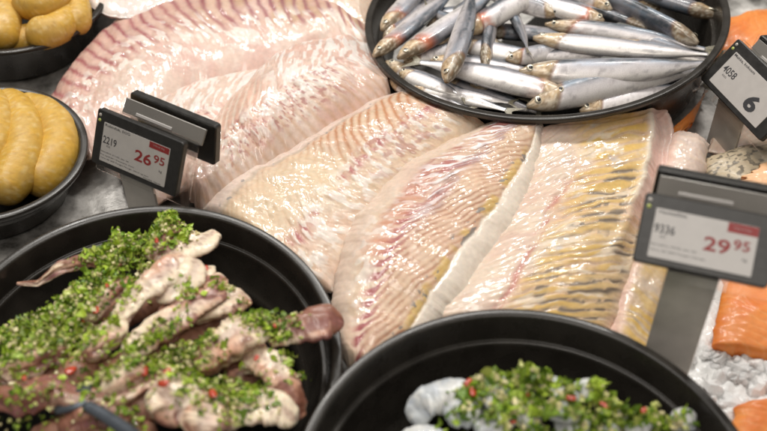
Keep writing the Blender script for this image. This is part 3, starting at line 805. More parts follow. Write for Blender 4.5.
price_tag('black electronic price tag reading 29.95 on a steel stem at the right', (23.08, -19.47, 17.72), -.2745, math.radians(56), -.008,
          [('ink', 'Havkatfilet', .125, .735, .05, .21, .008), ('ink', '9336', .112, .455, .13, .155, .012), ('ink', 'EGG', .165, .395, .032, .04, 0),
           ('ink', 'Skindfrit 19/42, Jan 26', .108, .27, .032, .34, 0), ('ink', 'Vare 46 200 Fangst Norge.', .108, .19, .032, .42, 0), ('ink', 'kg', .785, .285, .055, .034, 0),
           ('red_ink', '29', .488, .34, .205, .195, .022), ('red_ink', '95', .702, .43, .148, .122, .018), ('pale_ink', 'Tilbud dag', .68, .715, .035, .13, 0)],
          rear=(3.0, .55, 0), field=(.64, .866, .665, .80))
price_tag('black electronic price tag reading 6 tilted in the top right corner', (34.2, 7.16, 9.69), -1.112, .7054, -.055,
          [('ink', 'Makka, kokosm', .115, .725, .06, .32, .008), ('ink', '4058', .125, .40, .14, .18, .012), ('ink', 'EGG', .17, .33, .032, .06, 0),
           ('ink', '6', .565, .19, .33, .155, .04)],
          rear=(3.0, .4, 0))

# ------------------------------------------------------------------ sausages
def tube(path, radii, nseg=20, flat=1.0, nu=60, col=None, seed=0, lump=.0, capr=.9):
    """closed tapered tube along a smoothed path; returns V, F, (u01, ang) per vertex"""
    C = crom(path, nu); r = np.clip(crom(np.asarray(radii, float)[:, None], nu)[:, 0], .02, None)
    L = np.concatenate([[0], np.cumsum(np.linalg.norm(np.diff(C, axis=0), axis=1))]); Lt = L[-1]
    # round caps
    e0 = np.clip(L / (r[0] * capr + 1e-6), 0, 1); e1 = np.clip((Lt - L) / (r[-1] * capr + 1e-6), 0, 1)
    r = r * np.sqrt(np.clip(1 - (1 - e0) ** 2, .0025, 1)) * np.sqrt(np.clip(1 - (1 - e1) ** 2, .0025, 1))
    T = np.gradient(C, axis=0); T /= np.linalg.norm(T, axis=1)[:, None] + 1e-9
    up = np.array([0, 0, 1.0])
    side = np.cross(T, up); side /= np.linalg.norm(side, axis=1)[:, None] + 1e-6
    nrm = np.cross(side, T)
    a = np.linspace(0, 2 * np.pi, nseg, endpoint=False)
    A, U = np.meshgrid(a, L)
    rr = r[:, None] * (1 + lump * 2 * (fbm(U * .9 + 50, np.cos(A) * 1.5 + np.sin(A) * 1.1 + seed * 3.7, seed) - .5))
    V = C[:, None] + side[:, None] * (rr * np.cos(A))[..., None] + nrm[:, None] * (rr * np.sin(A) * flat)[..., None]
    return V.reshape(-1, 3), gridfaces(nu, nseg, True), U / Lt, A, U

def closed(V, f, nu, nseg):
    Fc = [tuple(q) for q in f[:, ::-1]]
    Fc.append(tuple(range(nseg))); Fc.append(tuple(range((nu - 1) * nseg, nu * nseg))[::-1])
    # tube() faces wind with a increasing: flip if inward
    return Fc

def sausage(label, pts, z, r, seed, group):
    path = [at(x, y, zz) for (x, y), zz in zip(pts, z)]
    V, f, U1, A, U = tube(path, [r * .96, r * 1.02, r, r * 1.0, r * .94][:len(path)] if len(path) == 5 else [r] * len(path), 36, 1, 70, seed=seed, lump=.04)
    q = fbm(U * .8, A * 1.2, seed); q2 = fbm(U * 3.2, A * 4, seed + 4)
    col = np.zeros(U.shape + (3,)) + np.array((.60, .355, .05))
    col = mixc(col, ss(.4, .7, q), (.58, .36, .08)); col = mixc(col, .45 * ss(.55, .75, q2), (.66, .45, .13)); col = mixc(col, .35 * ss(.6, .8, fbm(U * 2, A * 2.4, seed + 9)), (.44, .23, .03))
    col = mixc(col, .25 * ss(.66, .74, fbm(U * 5.5, A * 9, seed + 11, 2)), (.30, .14, .03)); col = mixc(col, .5 * ss(.68, .76, fbm(U * 4, A * 7, seed + 13, 2)), (.74, .56, .25))
    o = mk('fish_sausage', V, closed(V, f, 70, 36), M['sausage'], col=col.reshape(-1, 3))
    tag(o, label, 'sausage', group)
G1 = 'yellow sausages in the small bowl'
sausage('yellow sausage lying rightmost in the small bowl, next to the rim by the price tag', [(16, 110), (44, 119), (58, 141), (50, 168), (26, 190)], [3.4, 3.8, 4.0, 3.8, 3.3], 2.15, 1, G1)
sausage('curved yellow sausage in the middle of the small bowl', [(-2, 104), (17, 116), (24, 144), (15, 173), (-6, 200)], [4.4, 4.9, 5.2, 4.9, 4.3], 2.1, 2, G1)
sausage('yellow sausage cut off by the left edge of the photo in the small bowl', [(-30, 98), (-13, 106), (-5, 124), (-10, 152), (-32, 178)], [5.0, 5.6, 6.0, 5.8, 5.0], 2.1, 3, G1)
G2 = 'yellow sausages in the top left bowl'
sausage('yellow sausage standing upright at the left edge in the top left bowl', [(-2, 48), (4, 28), (4, 10), (-2, -8), (-14, -24)], [5.6, 6.4, 6.6, 6.4, 6.0], 1.75, 4, G2)
sausage('short yellow sausage at the front of the top left bowl with its round end showing', [(30, 34), (42, 33), (54, 30), (64, 22), (70, 8)], [5.6, 6.0, 6.0, 5.8, 5.4], 1.75, 5, G2)
sausage('yellow sausage lying across the top of the heap in the top left bowl', [(18, 2), (32, 4), (46, 3), (60, -8), (72, -24)], [7.2, 7.6, 7.7, 7.5, 7.2], 1.7, 6, G2)
sausage('yellow sausage against the right rim of the top left bowl', [(70, 30), (76, 22), (76, 8), (70, -8), (58, -26)], [5.2, 5.6, 5.8, 5.8, 5.5], 1.6, 7, G2)
sausage('yellow sausage at the bottom of the top left bowl, low behind the rim', [(0, 40), (14, 41), (28, 38), (42, 34), (54, 28)], [4.6, 4.8, 4.9, 4.8, 4.6], 1.5, 8, G2)
sausage('yellow sausage cut by the top edge in the top left bowl', [(-20, -30), (-4, -26), (14, -22), (30, -26), (44, -40)], [7.4, 7.9, 8.0, 7.8, 7.4], 1.7, 9, G2)

# ------------------------------------------------------------------ herrings
HG = 'whole herrings heaped in the large bowl'
def herring(label, head, tail, z, wpx, dorsal=1, bend=0., roll=25, seed=0, zt=None, tan=.5, dark=0., red=0.):
    H = at(head[0], head[1], z); Tl = at(tail[0], tail[1], zt if zt is not None else z)
    ax = Tl - H; Lt = np.linalg.norm(ax); ax /= Lt
    side0 = np.cross([0, 0, 1.0], ax); side0 /= np.linalg.norm(side0); side0 *= dorsal
    up0 = np.cross(ax, side0); up0 *= np.sign(up0[2])
    ro = math.radians(roll + 12)
    D = math.cos(ro) * side0 + math.sin(ro) * up0; Nn = np.cross(ax, D); Nn *= np.sign(Nn[2]) if abs(Nn[2]) > .05 else 1
    hw = wpx / 8.0 / 2 * .73
    nu, ns = 90, 28
    t = np.linspace(0, 1, nu)
    hp = np.interp(t, [0, .015, .05, .10, .17, .26, .38, .52, .66, .78, .87, .93, 1], [.10, .26, .48, .70, .86, .97, 1, .97, .84, .62, .40, .25, .20])
    k = np.ones(5) / 5; hp = np.convolve(np.pad(hp, 2, mode='edge'), k, 'valid')
    wp = np.interp(t, [0, .015, .05, .12, .2, .4, .6, .8, .93, 1], [.14, .34, .58, .74, .78, .8, .68, .42, .14, .07])
    wp = np.convolve(np.pad(wp, 2, mode='edge'), k, 'valid')
    Lb = Lt * .9
    C = H + ax * (t * Lb)[:, None] + D * (bend * 4 * t * (1 - t))[:, None]
    C = C + D * (fbm(t * 2, t * 0 + seed, seed) - .5)[:, None] * .25
    a = np.linspace(0, 2 * np.pi, ns, endpoint=False)
    A, Tt = np.meshgrid(a, t)
    ca, sa = np.cos(A), np.sin(A)
    # deeper belly than back, keel at the belly
    dd = np.where(ca > 0, .92, 1.08) * np.sign(ca) * np.abs(ca) ** .95
    V = C[:, None] + D * (hp[:, None] * hw * dd)[..., None] + Nn * (wp[:, None] * hw * .78 * sa)[..., None]
    # mouth notch and gill cover step
    gl = .175 + .035 * np.cos(A * 1)
    gill = np.exp(-((Tt - gl) / .008) ** 2); 
    V = V - Nn * (gill * .06 * hw * np.sign(sa) * np.abs(sa))[..., None]
    V = V + Nn * (np.exp(-((Tt - gl + .03) / .02) ** 2) * .04 * hw * np.sign(sa) * np.abs(sa))[..., None]
    # colours
    c = ca
    n1 = fbm(Tt * 14, A * 1.6, seed + 3); n2 = fbm(Tt * 40, A * 6, seed + 5)
    col = np.zeros(A.shape + (3,)) + np.array((.78, .74, .74))
    col = mixc(col, ss(.05, .45, c + .25 * (n1 - .5)) * .9, (.20, .22, .26))
    col = mixc(col, ss(.22, .58, c + .25 * (n1 - .5) + dark) * .95, (.055, .07, .085))
    col = mixc(col, ss(.25, .75, -c + .2 * (n1 - .5)) * .8, (.86, .82, .77))
    col = mixc(col, .35 * np.exp(-((c - .12) / .16) ** 2), (.46, .43, .48))
    col = mixc(col, .2 * ss(.55, .7, n2), (.50, .42, .42))
    col = mixc(col, .5 * ss(.45, .65, fbm(Tt * 5, A * 1.5, seed + 8)) * ss(-.3, .1, c), (.44, .43, .47))
    col = mixc(col, .45 * ss(.5, .7, fbm(Tt * 4 + 9, A * 1.8, seed + 9)) * ss(-.1, .3, c), (.34, .42, .52))
    col = mixc(col, .55 * ss(.58, .7, fbm(Tt * 22, A * 3.4, seed + 10)), (.30, .28, .29))
    hd = 1 - ss(-.012, .012, Tt - gl)
    n3 = fbm(Tt * 55, A * 5, seed + 12)
    hcol = np.zeros(A.shape + (3,)) + np.array((.62, .46, .28))
    hcol = mixc(hcol, ss(.3, .8, c + .3 * (n1 - .5)) * .9, (.16, .13, .09))
    hcol = mixc(hcol, ss(.5, .7, n1) * .5, (.88, .82, .72)); hcol = mixc(hcol, ss(.45, .65, n3) * .65, (.24, .14, .07)); hcol = mixc(hcol, ss(.6, .7, n2) * .7, (.80, .72, .58))
    hcol = mixc(hcol, ss(.035, .0, Tt) * .5, (.35, .27, .18))
    col = col * (1 - hd[..., None]) + hcol * hd[..., None]
    col = mixc(col, np.exp(-((Tt - gl) / .010) ** 2) * (.55 + red), (.26, .13, .09))
    if red: col = mixc(col, red * np.exp(-((Tt - .2) / .05) ** 2) * ss(.3, .6, n1), (.55, .16, .08))
    col = mixc(col, np.exp(-(((Tt - .012) / .02) ** 2)) * np.exp(-((c + .15) / .12) ** 2) * .8, (.08, .05, .03))
    silver = (.30 - .25 * hd) * (1 - .5 * ss(.6, .9, c))
    V2 = V.reshape(-1, 3)
    root = mkempty('herring', H * .5 + Tl * .5 - np.array([0, 0, hw * .7]), label, 'herring', HG)
    Fq = [tuple(q) for q in gridfaces(nu, ns, True)]
    Fq.append(tuple(range(ns))[::-1]); Fq.append(tuple(range((nu - 1) * ns, nu * ns)))
    if np.dot(np.cross(ax, D), Nn) < 0: Fq = [q[::-1] for q in Fq]
    Fq = [q[::-1] for q in Fq]
    mk('body', V2, Fq, M['herring'], root, col=col.reshape(-1, 3), attrs={'silver': silver.ravel()})
    # tail fin: forked, thin lens
    base = C[-1]; fv = []; ff = []; fc = []
    nr, nc = 15, 7
    for sgn in (1, -1):
        o = len(fv)
        for i in range(nr):
            w = (i / (nr - 1) - .5) * 2
            ln = Lt * .115 * (.42 + .58 * abs(w) ** 1.2)
            for j in range(nc):
                q = j / (nc - 1)
                p = base - ax * .15 + ax * ln * q + D * w * hw * (.2 + .72 * q) + Nn * (sgn * .05 * (1 - q) * (1 - w * w) + .03 * math.sin(w * 9) * q)
                fv.append(p); g = .5 + .5 * math.sin(w * 26); fc.append((.20 + .12 * g, .18 + .11 * g, .13 + .08 * g))
        for i in range(nr - 1):
            for j in range(nc - 1):
                q = (o + i * nc + j, o + i * nc + j + 1, o + (i + 1) * nc + j + 1, o + (i + 1) * nc + j)
                ff.append(q if sgn > 0 else q[::-1])
    mk('tail_fin', np.array(fv), ff, M['fin'], root, col=np.array(fc))
    # dorsal fin folded along the back
    i0, i1 = int(.42 * nu), int(.56 * nu); fv = []; ff = []
    for k_, i in enumerate(range(i0, i1)):
        q = k_ / (i1 - i0 - 1)
        b = C[i] + D * hp[i] * hw * .88
        fv += [b - Nn * .04, b + Nn * .04, b + D * (.42 * (1 - q) ** .6 * min(1, q * 9 + .1)) * hw * .6 + ax * .35]
        if k_:
            a0 = 3 * (k_ - 1); b0 = 3 * k_
            ff += [(a0, b0, b0 + 2, a0 + 2), (a0 + 1, a0 + 2, b0 + 2, b0 + 1)]
    mk('dorsal_fin', np.array(fv), ff, M['fin'], root, col=np.tile(np.array([[.13, .13, .12]]), (len(fv), 1)))
    # the eye that faces up
    ie = int(.062 * nu); er = hw * .27
    ec = C[ie] + D * hp[ie] * hw * .18 + Nn * (wp[ie] * hw * .78 * .93)
    def cap(r, dome, lift, n=18, m=5):
        V_ = [ec + Nn * (lift + dome)]; F_ = []
        for j in range(1, m + 1):
            q = j / m * math.pi / 2
            for i in range(n):
                a_ = 2 * math.pi * i / n
                V_.append(ec + (ax * math.cos(a_) + D * math.sin(a_)) * r * math.sin(q) + Nn * (lift + dome * math.cos(q)))
        for i in range(n): F_.append((0, 1 + i, 1 + (i + 1) % n))
        for j in range(m - 1):
            for i in range(n): F_.append((1 + j * n + i, 1 + (j + 1) * n + i, 1 + (j + 1) * n + (i + 1) % n, 1 + j * n + (i + 1) % n))
        return np.array(V_), F_
    eye = mk('eye', *cap(er, er * .42, -.02), M['eye_ring'], root)
    mk('pupil', *cap(er * .52, er * .30, er * .22), M['pupil'], eye)
    return root

# lower layer first
fish = [
 # label, head, tail, z, width px, dorsal, bend, roll, extra
 ('herring with a white belly along the front rim of the bowl, head at the left', (386, 62), (520, 116), 5.2, 26, 1, -.5, -5, {}),
 ('dark thin herring tail end lying low at the front rim between two bellies', (440, 80), (548, 116), 4.6, 22, 1, 0, 40, dict(dark=.2)),
 ('front row herring with its head left and its tail at the right rim', (527, 106), (722, 66), 6.0, 33, 1, .5, 20, {}),
 ('white bellied herring wedged between the two front herrings', (632, 72), (520, 104), 5.2, 26, -1, 0, -10, {}),
 ('large herring with its head pointing right towards the front row', (568, 97), (404, 58), 6.4, 31, -1, .4, 0, dict(red=.25)),
 ('herring with a large round eye, head at the left, in the second row', (519, 72), (728, 62), 7.2, 33, 1, -.3, 12, {}),
 ('herring in the third row with its pale head at the left', (533, 38), (728, 56), 7.3, 28, 1, -.3, -15, {}),
 ('thin pinkish herring in the fourth row above the pale headed one', (545, 24), (724, 52), 7.0, 22, 1, .3, 25, dict(red=.4)),
 ('dark backed herring slanting to the right with its head down by the right rim', (698, 44), (572, -18), 7.6, 30, 1, .2, 68, dict(dark=.45)),
 ('herring near the top right with its head against the empty side of the bowl', (716, 16), (590, -22), 6.6, 30, 1, .3, 20, {}),
 ('herring at the upper right with its mouth open beside the dark empty rim', (722, 2), (620, -40), 6.4, 26, 1, .2, 15, {}),
 ('herring at the left rim with its head down and its tail at the top', (374, 56), (468, -22), 6.0, 27, -1, .3, 5, dict(red=.5)),
 ('herring slanting from the left rim up to the top, red gill showing', (398, 58), (512, -22), 6.8, 28, -1, .4, -8, dict(red=.8)),
 ('herring lying on top with its head pointing straight to the front', (446, 82), (474, -20), 8.2, 31, -1, .5, 30, dict(dark=.1)),
 ('small herring half hidden under the one pointing to the front', (404, 62), (500, 36), 5.4, 24, 1, 0, 5, {}),
 ('white herring in the middle lying under the bent tail', (458, 44), (566, 58), 6.2, 25, 1, -.3, -5, {}),
 ('herring in the middle with its flank hidden by the round eyed one', (430, 62), (548, 72), 5.8, 28, 1, 0, 0, {}),
 ('bent herring whose tail hangs down towards the middle of the bowl', (488, -24), (532, 58), 7.4, 21, -1, -1.3, 35, {}),
 ('herring with its head at the left and an orange gill, upper middle', (462, 34), (572, -26), 7.4, 28, 1, .2, 5, dict(red=.7)),
 ('herring with a red gill pointing right near the top edge', (604, 22), (500, -8), 7.2, 26, -1, .3, 5, dict(red=.9)),
 ('herring cut by the top edge with its eye just showing', (612, 10), (510, -40), 7.8, 26, -1, .2, 20, {}),
 ('herring at the top left of the bowl with its tan head by the rim', (382, 30), (450, -44), 6.2, 28, -1, .2, 5, dict(red=.4)),
 ('slim herring squeezed between the round eyed one and the pale headed one', (640, 52), (508, 58), 6.4, 22, -1, .2, 20, dict(dark=.2)),
 ('slim dark backed herring between the third and fourth rows', (590, 30), (722, 62), 6.6, 22, 1, .2, 45, dict(dark=.3)),
 ('slim herring leaning against the left inner wall of the bowl', (384, 40), (440, -8), 5.6, 22, 1, .2, 35, dict(dark=.2, red=.4)),
 ('slim herring under the bent tail in the middle', (500, 48), (420, 6), 6.0, 22, -1, .2, 40, dict(dark=.2)),
 ('slim herring with a dark back next to the one pointing to the front', (484, 66), (500, -10), 6.6, 21, 1, .2, 50, dict(dark=.2)),
 ('slim herring slanting down to the right below the top edge', (650, 30), (540, -6), 6.8, 22, 1, .2, 40, dict(dark=.2)),
 ('slim herring tail first at the right rim under the second row', (570, 84), (716, 74), 5.6, 22, 1, .2, 45, dict(dark=.3)),
 ('slim herring with its belly up between the front row and the left rim', (400, 72), (470, 100), 5.6, 22, 1, .1, -10, {}),
 ('dark slim herring peeping out above the front row in the middle', (470, 84), (600, 92), 5.4, 22, 1, .1, 45, dict(dark=.3)),
 ('slim herring head pointing left above the eye of the round eyed one', (506, 60), (600, 46), 6.4, 22, 1, .1, 20, dict(red=.3)),
 ('slim herring near the top edge between the two red gilled ones', (560, 14), (470, -10), 7.0, 22, -1, .1, 35, dict(dark=.2)),
 ('slim silver herring along the right end of the third row', (618, 44), (730, 64), 6.8, 21, 1, .1, 5, {}),
 ('slim herring leaning down from the top edge left of the bent one', (438, 44), (490, -20), 6.4, 22, 1, .1, 30, dict(dark=.2)),
 ('dark slim herring in the gap above the last row on the right', (640, 58), (726, 58), 6.2, 20, 1, .1, 55, dict(dark=.3)),
 ('silver herring hugging the inside of the front left rim, lowest of the heap', (390, 80), (478, 112), 5.0, 22, 1, -.3, -8, {}),
 ('herring under the front row pressed against the right part of the rim', (580, 112), (716, 84), 5.0, 26, 1, .4, 0, {}),
 ('herring with a bright belly in the gap behind the front left rim', (410, 88), (520, 104), 5.2, 22, 1, 0, -15, {}),
 ('herring deep in the bowl below the second row', (640, 88), (500, 60), 4.6, 28, 1, 0, 0, {}),
 ('herring lying deep near the top edge of the photo', (660, 10), (540, -10), 5.6, 30, 1, 0, 10, {}),
 ('herring lying deep in the left part of the bowl', (420, 20), (520, 10), 5.0, 30, 1, 0, 10, {}),
 ('herring lying deep under the middle of the heap', (480, 30), (610, 40), 5.0, 30, -1, 0, 10, {}),
 ('herring lying deep at the right under the tails', (560, 80), (705, 70), 4.8, 28, 1, 0, 10, {}),
]
for i, (lb, h, t, z, w, ds, bd, rl, kw) in enumerate(fish):
    herring(lb, h, t, z, w, ds, bd, rl, seed=300 + i * 7, **kw)

# ------------------------------------------------------------------ squid bowl
SURF = []
def squid(label, pts, zs, rpx, tone, seed, flat=.55, lump=.30, group='cooked squid pieces in the herb dressing'):
    path = [at(x, y, z) for (x, y), z in zip(pts, zs)]
    rr = [r / 10.2 for r in rpx]
    nu, ns = 80, 28
    nu, ns = 110, 44
    V, f, U1, A, U = tube(path, rr, ns, flat, nu, seed=seed, lump=.10, capr=.5 + 1.2 * vn(np.array(seed * .77), np.array(.3), 3))
    C = np.repeat(V.reshape(nu, ns, 3).mean(1)[:, None], ns, 1); D = V.reshape(nu, ns, 3) - C
    p1, p2 = vn(np.array(seed * 1.3), np.array(.7)) * 6.28, vn(np.array(seed * 2.1), np.array(.2)) * 6.28
    tw = U * .22
    # folded strip: lengthwise creases, a ruffled edge and a few cross wrinkles
    crease = .20 * np.cos(3 * A + p1 + tw) - .26 * np.exp(-((((A + p2 + tw * 1.5) % 6.283) - 3.1) / .30) ** 2) - .18 * np.exp(-((((A + p2 * 2.3 - tw) % 6.283) - 3.1) / .25) ** 2)
    ruff = .22 * (np.abs(np.cos(A)) ** 4) * (fbm(U * 1.5, np.sign(np.cos(A)) * 3, seed + 33, 2) - .5) * 2
    wr = .07 * (fbm(U * 2.6, A * .8, seed + 35, 2) - .5) * 2
    V = (C + D * (1 + crease + ruff + wr)[..., None]).reshape(-1, 3)
    V = V + np.stack([fbm(U * .45, A * 0, seed + 60 + q) - .5 for q in range(3)], -1).reshape(-1, 3) * np.array([1.1, 1.1, .5])
    pink, pale, brown, purple = np.array((.66, .35, .23)), np.array((.84, .71, .53)), np.array((.21, .075, .045)), np.array((.25, .09, .12))
    n1 = fbm(U * .38, A * 1.0, seed + 1); n2 = fbm(U * .9, A * 2.2, seed + 2)
    k = np.clip(tone + .16 + 1.7 * (n1 - .5) + (.6 if seed % 2 else -.6) * (U1 - .5), 0, 1)
    k = ss(.1, .9, k)
    col = pink * (1 - k[..., None]) + pale * k[..., None]
    col = mixc(col, ss(.52, .68, n2 + .45 * (.42 - tone) - .25 * (k - .5)) * .85, brown)
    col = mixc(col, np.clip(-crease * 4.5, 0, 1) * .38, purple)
    col = mixc(col, (np.abs(np.cos(A)) ** 8) * .5 * ss(.35, .6, fbm(U * 1.1, A * .6, seed + 15)), purple)
    col = mixc(col, .5 * ss(.60, .70, fbm(U * 3.5, A * 3.0, seed + 7)), brown)
    Fc = closed(V, f, nu, ns)
    o = mk('squid_piece', V, Fc, M['squid'], col=col.reshape(-1, 3))
    tag(o, label, 'squid', group)
    SURF.append((V, Fc))
    return o
sq = [
 ('thin pointed orange pink squid tentacle reaching towards the left rim', [(13, 283), (34, 282), (55, 273), (78, 261), (104, 258), (125, 268)], [6.0, 6.4, 7.0, 7.4, 7.8, 7.6], [1.5, 3.5, 6, 7.5, 8.5, 8], .25),
 ('small dark squid tip poking out at the top of the heap', [(112, 228), (118, 242), (128, 262)], [8.2, 8.0, 7.6], [3, 5, 7], .1),
 ('pale flat squid piece with a pointed corner near the far rim', [(211, 229), (207, 240), (196, 246), (180, 252), (164, 262)], [7.6, 7.8, 7.9, 8.0, 8.0], [3, 12, 15, 14, 11], .85),
 ('purple pink squid piece under the herbs at the very top', [(172, 212), (168, 228), (160, 246), (152, 262)], [8.4, 8.6, 8.6, 8.4], [5, 10, 11, 10], .2),
 ('long squid piece with a thick white end lying on top', [(112, 322), (128, 308), (148, 290), (170, 272), (190, 266)], [9.4, 9.6, 9.8, 9.9, 9.6], [8, 10, 11, 14, 13], .60),
 ('white curled squid lobe hanging down from the long white piece', [(192, 262), (186, 280), (170, 292), (160, 300)], [9.6, 9.8, 9.6, 9.2], [12, 12, 10, 8], .95),
 ('long slender squid piece lying diagonally in the middle of the heap', [(124, 358), (146, 340), (170, 322), (196, 304), (222, 292)], [9.2, 9.4, 9.5, 9.4, 9.0], [8, 11, 12, 11, 8], .45),
 ('pink squid piece behind the diagonal one, by the far side', [(160, 322), (182, 304), (206, 288), (226, 282)], [8.4, 8.8, 8.8, 8.4], [8, 10, 11, 9], .3),
 ('pale round ended squid piece on the right side of the heap', [(196, 322), (214, 310), (232, 302), (254, 300)], [8.0, 8.4, 8.4, 8.0], [9, 12, 13, 11], .62),
 ('small pale squid knob behind the round ended piece', [(196, 290), (208, 276), (214, 266)], [8.0, 8.2, 8.0], [8, 9, 7], .7),
 ('brown squid arm reaching out over the right rim of the bowl', [(262, 340), (282, 336), (304, 328), (326, 322), (347, 323)], [7.8, 8.2, 8.4, 8.2, 7.8], [8, 12, 14, 15, 11], .12),
 ('thick tan squid piece left of the brown arm', [(196, 372), (214, 356), (236, 342), (258, 332), (276, 334)], [8.6, 8.9, 9.0, 8.8, 8.4], [10, 14, 16, 14, 9], .50),
 ('pink squid piece drooping into the bowl at the right', [(236, 368), (262, 364), (280, 378), (290, 396), (297, 418)], [7.6, 8.0, 7.6, 6.8, 5.6], [8, 12, 12, 10, 6], .4),
 ('white squid piece at the lower right of the heap', [(222, 424), (244, 412), (270, 408), (296, 418)], [8.0, 8.3, 8.2, 7.6], [9, 13, 13, 9], .9),
 ('pink round squid head at the bottom edge of the photo', [(146, 396), (162, 398), (176, 408), (182, 428)], [9.6, 9.8, 9.6, 9.2], [14, 18, 18, 14], .5),
 ('pink squid piece with a blunt top at the bottom edge', [(206, 384), (206, 400), (202, 420), (198, 440)], [9.0, 9.2, 9.2, 9.0], [10, 14, 17, 16], .45),
 ('cream squid piece in the middle left under the herbs', [(100, 392), (116, 380), (130, 370), (144, 368)], [9.2, 9.6, 9.8, 9.6], [7, 11, 12, 9], .75),
 ('dark brown squid arm at the bottom left edge of the photo', [(-6, 400), (24, 396), (52, 394), (82, 402), (110, 398)], [8.6, 9.0, 9.2, 9.2, 9.0], [12, 14, 13, 12, 9], .0),
 ('squid piece under the herbs at the left edge', [(0, 372), (24, 364), (48, 352), (66, 346)], [8.6, 9.0, 9.2, 9.0], [10, 13, 12, 8], .3),
 ('tan squid piece between the herb patches in the middle left', [(78, 356), (96, 346), (112, 334), (128, 322)], [9.2, 9.6, 9.6, 9.4], [8, 12, 12, 9], .55),
 ('pink squid strip running up towards the long white piece', [(84, 318), (98, 304), (116, 288), (134, 276)], [8.8, 9.2, 9.4, 9.2], [6, 8, 9, 8], .4),
 ('dark squid piece in shade near the spoon handle', [(60, 426), (84, 416), (108, 412), (134, 418)], [8.4, 8.8, 8.8, 8.4], [10, 13, 13, 10], .05),
 ('brown squid arm between the spoon handle and the pink round head', [(104, 404), (124, 392), (146, 380), (172, 376)], [8.8, 9.0, 9.0, 8.8], [8, 10, 10, 8], .1),
]
for i, (lb, p, z, r, tn) in enumerate(sq):
    squid(lb, p, z, r, tn, 500 + i * 11)
# pieces deeper in the heap that show between the others, their colour darkened for shadow
cfl, xfl, yfl, nfl, rfl = bowl_frame('fl')
rr_ = np.random.default_rng(11)
deep = ['dark squid piece lying deep in the heap, seen only between the others']
for i in range(46):
    a = rr_.uniform(0, 6.28); rad = 10.5 * math.sqrt(rr_.uniform(0, 1))
    c = cfl + np.array([math.cos(a) * rad - 1.2, math.sin(a) * rad - 2.2, 0])
    zz = 3.2 + 4.6 * (1 - (rad / 11.5) ** 2)
    th = rr_.uniform(.2, 1.2)
    d = np.array([math.cos(th), math.sin(th), 0]) * rr_.uniform(2, 3.2)
    pth = [c - d + [0, 0, zz - cfl[2] - .3], c + [0, 0, zz - cfl[2] + .2], c + d + [0, 0, zz - cfl[2] - .3]]
    nu, ns = 50, 20
    V, f, U1, A, U = tube(pth, [1.0, 1.35, .9], ns, .8, nu, seed=800 + i, lump=.25)
    n1 = fbm(U * .8, A, 900 + i)
    col = np.array((.34, .13, .085)) * (1 - n1[..., None]) + np.array((.56, .34, .23)) * n1[..., None]  # low base colour deepens the shadows between the upper pieces
    col = mixc(col, ss(.5, .75, fbm(U * 2.2, A * 2, 930 + i)) * .7, (.2, .09, .07))
    Fc = closed(V, f, nu, ns)
    o = mk('squid_piece', V, Fc, M['squid'], col=col.reshape(-1, 3)); tag(o, deep[0], 'squid', 'deep squid pieces'); SURF.append((V, Fc))

# serving spoon handle lying at the front of the bowl
path = [at(84, 404, 9.9), at(106, 416, 10.4), at(140, 440, 11.4), at(180, 470, 12.6)]
V, f, U1, A, U = tube(path, [.42, .5, .55, .6], 20, .5, 50, capr=1)
Vb, fb, *_ = tube([at(84, 404, 9.9), at(74, 399, 9.4), at(62, 394, 8.8)], [.5, 1.6, 1.2], 20, .25, 30)
root = mkempty('serving_spoon', at(74, 399, 9.2), 'dark grey serving spoon resting in the squid bowl at the bottom edge', 'spoon')
mk('handle', V, closed(V, f, 50, 20), M['spoon'], root); mk('spoon_bowl', Vb, closed(Vb, fb, 30, 20), M['spoon'], root)

# ------------------------------------------------------------------ pale fish chunks in the front right bowl
SURF2 = []
def chunk(label, pts, zs, rpx, seed, flat=.62):
    path = [at(x, y, z) for (x, y), z in zip(pts, zs)]; nu, ns = 60, 28
    V, f, U1, A, U = tube(path, [r / 13. for r in rpx], ns, flat, nu, seed=seed, lump=.34, capr=.7)
    V = V + np.stack([fbm(U * .9, A * .7 * 0 + np.cos(A) * .6, seed + 60 + q) - .5 for q in range(3)], -1).reshape(-1, 3) * .8
    n1 = fbm(U * .8, A * .8, seed + 1)
    col = np.zeros(U.shape + (3,)) + np.array((.55, .58, .60))
    col = mixc(col, ss(.4, .65, n1), (.70, .70, .68)); col = mixc(col, .6 * ss(.55, .75, fbm(U * 1.7, A * 1.6, seed + 3)), (.40, .44, .50))
    col = mixc(col, .5 * ss(.6, .7, fbm(U * 1.1 + U * 0, A * 3, seed + 5)), (.82, .80, .74))
    Fc = closed(V, f, nu, ns)
    o = mk('fish_chunk', V, Fc, M['cod'], col=col.reshape(-1, 3)); tag(o, label, 'fish chunk', 'pale raw fish chunks in the herb dressing'); SURF2.append((V, Fc))
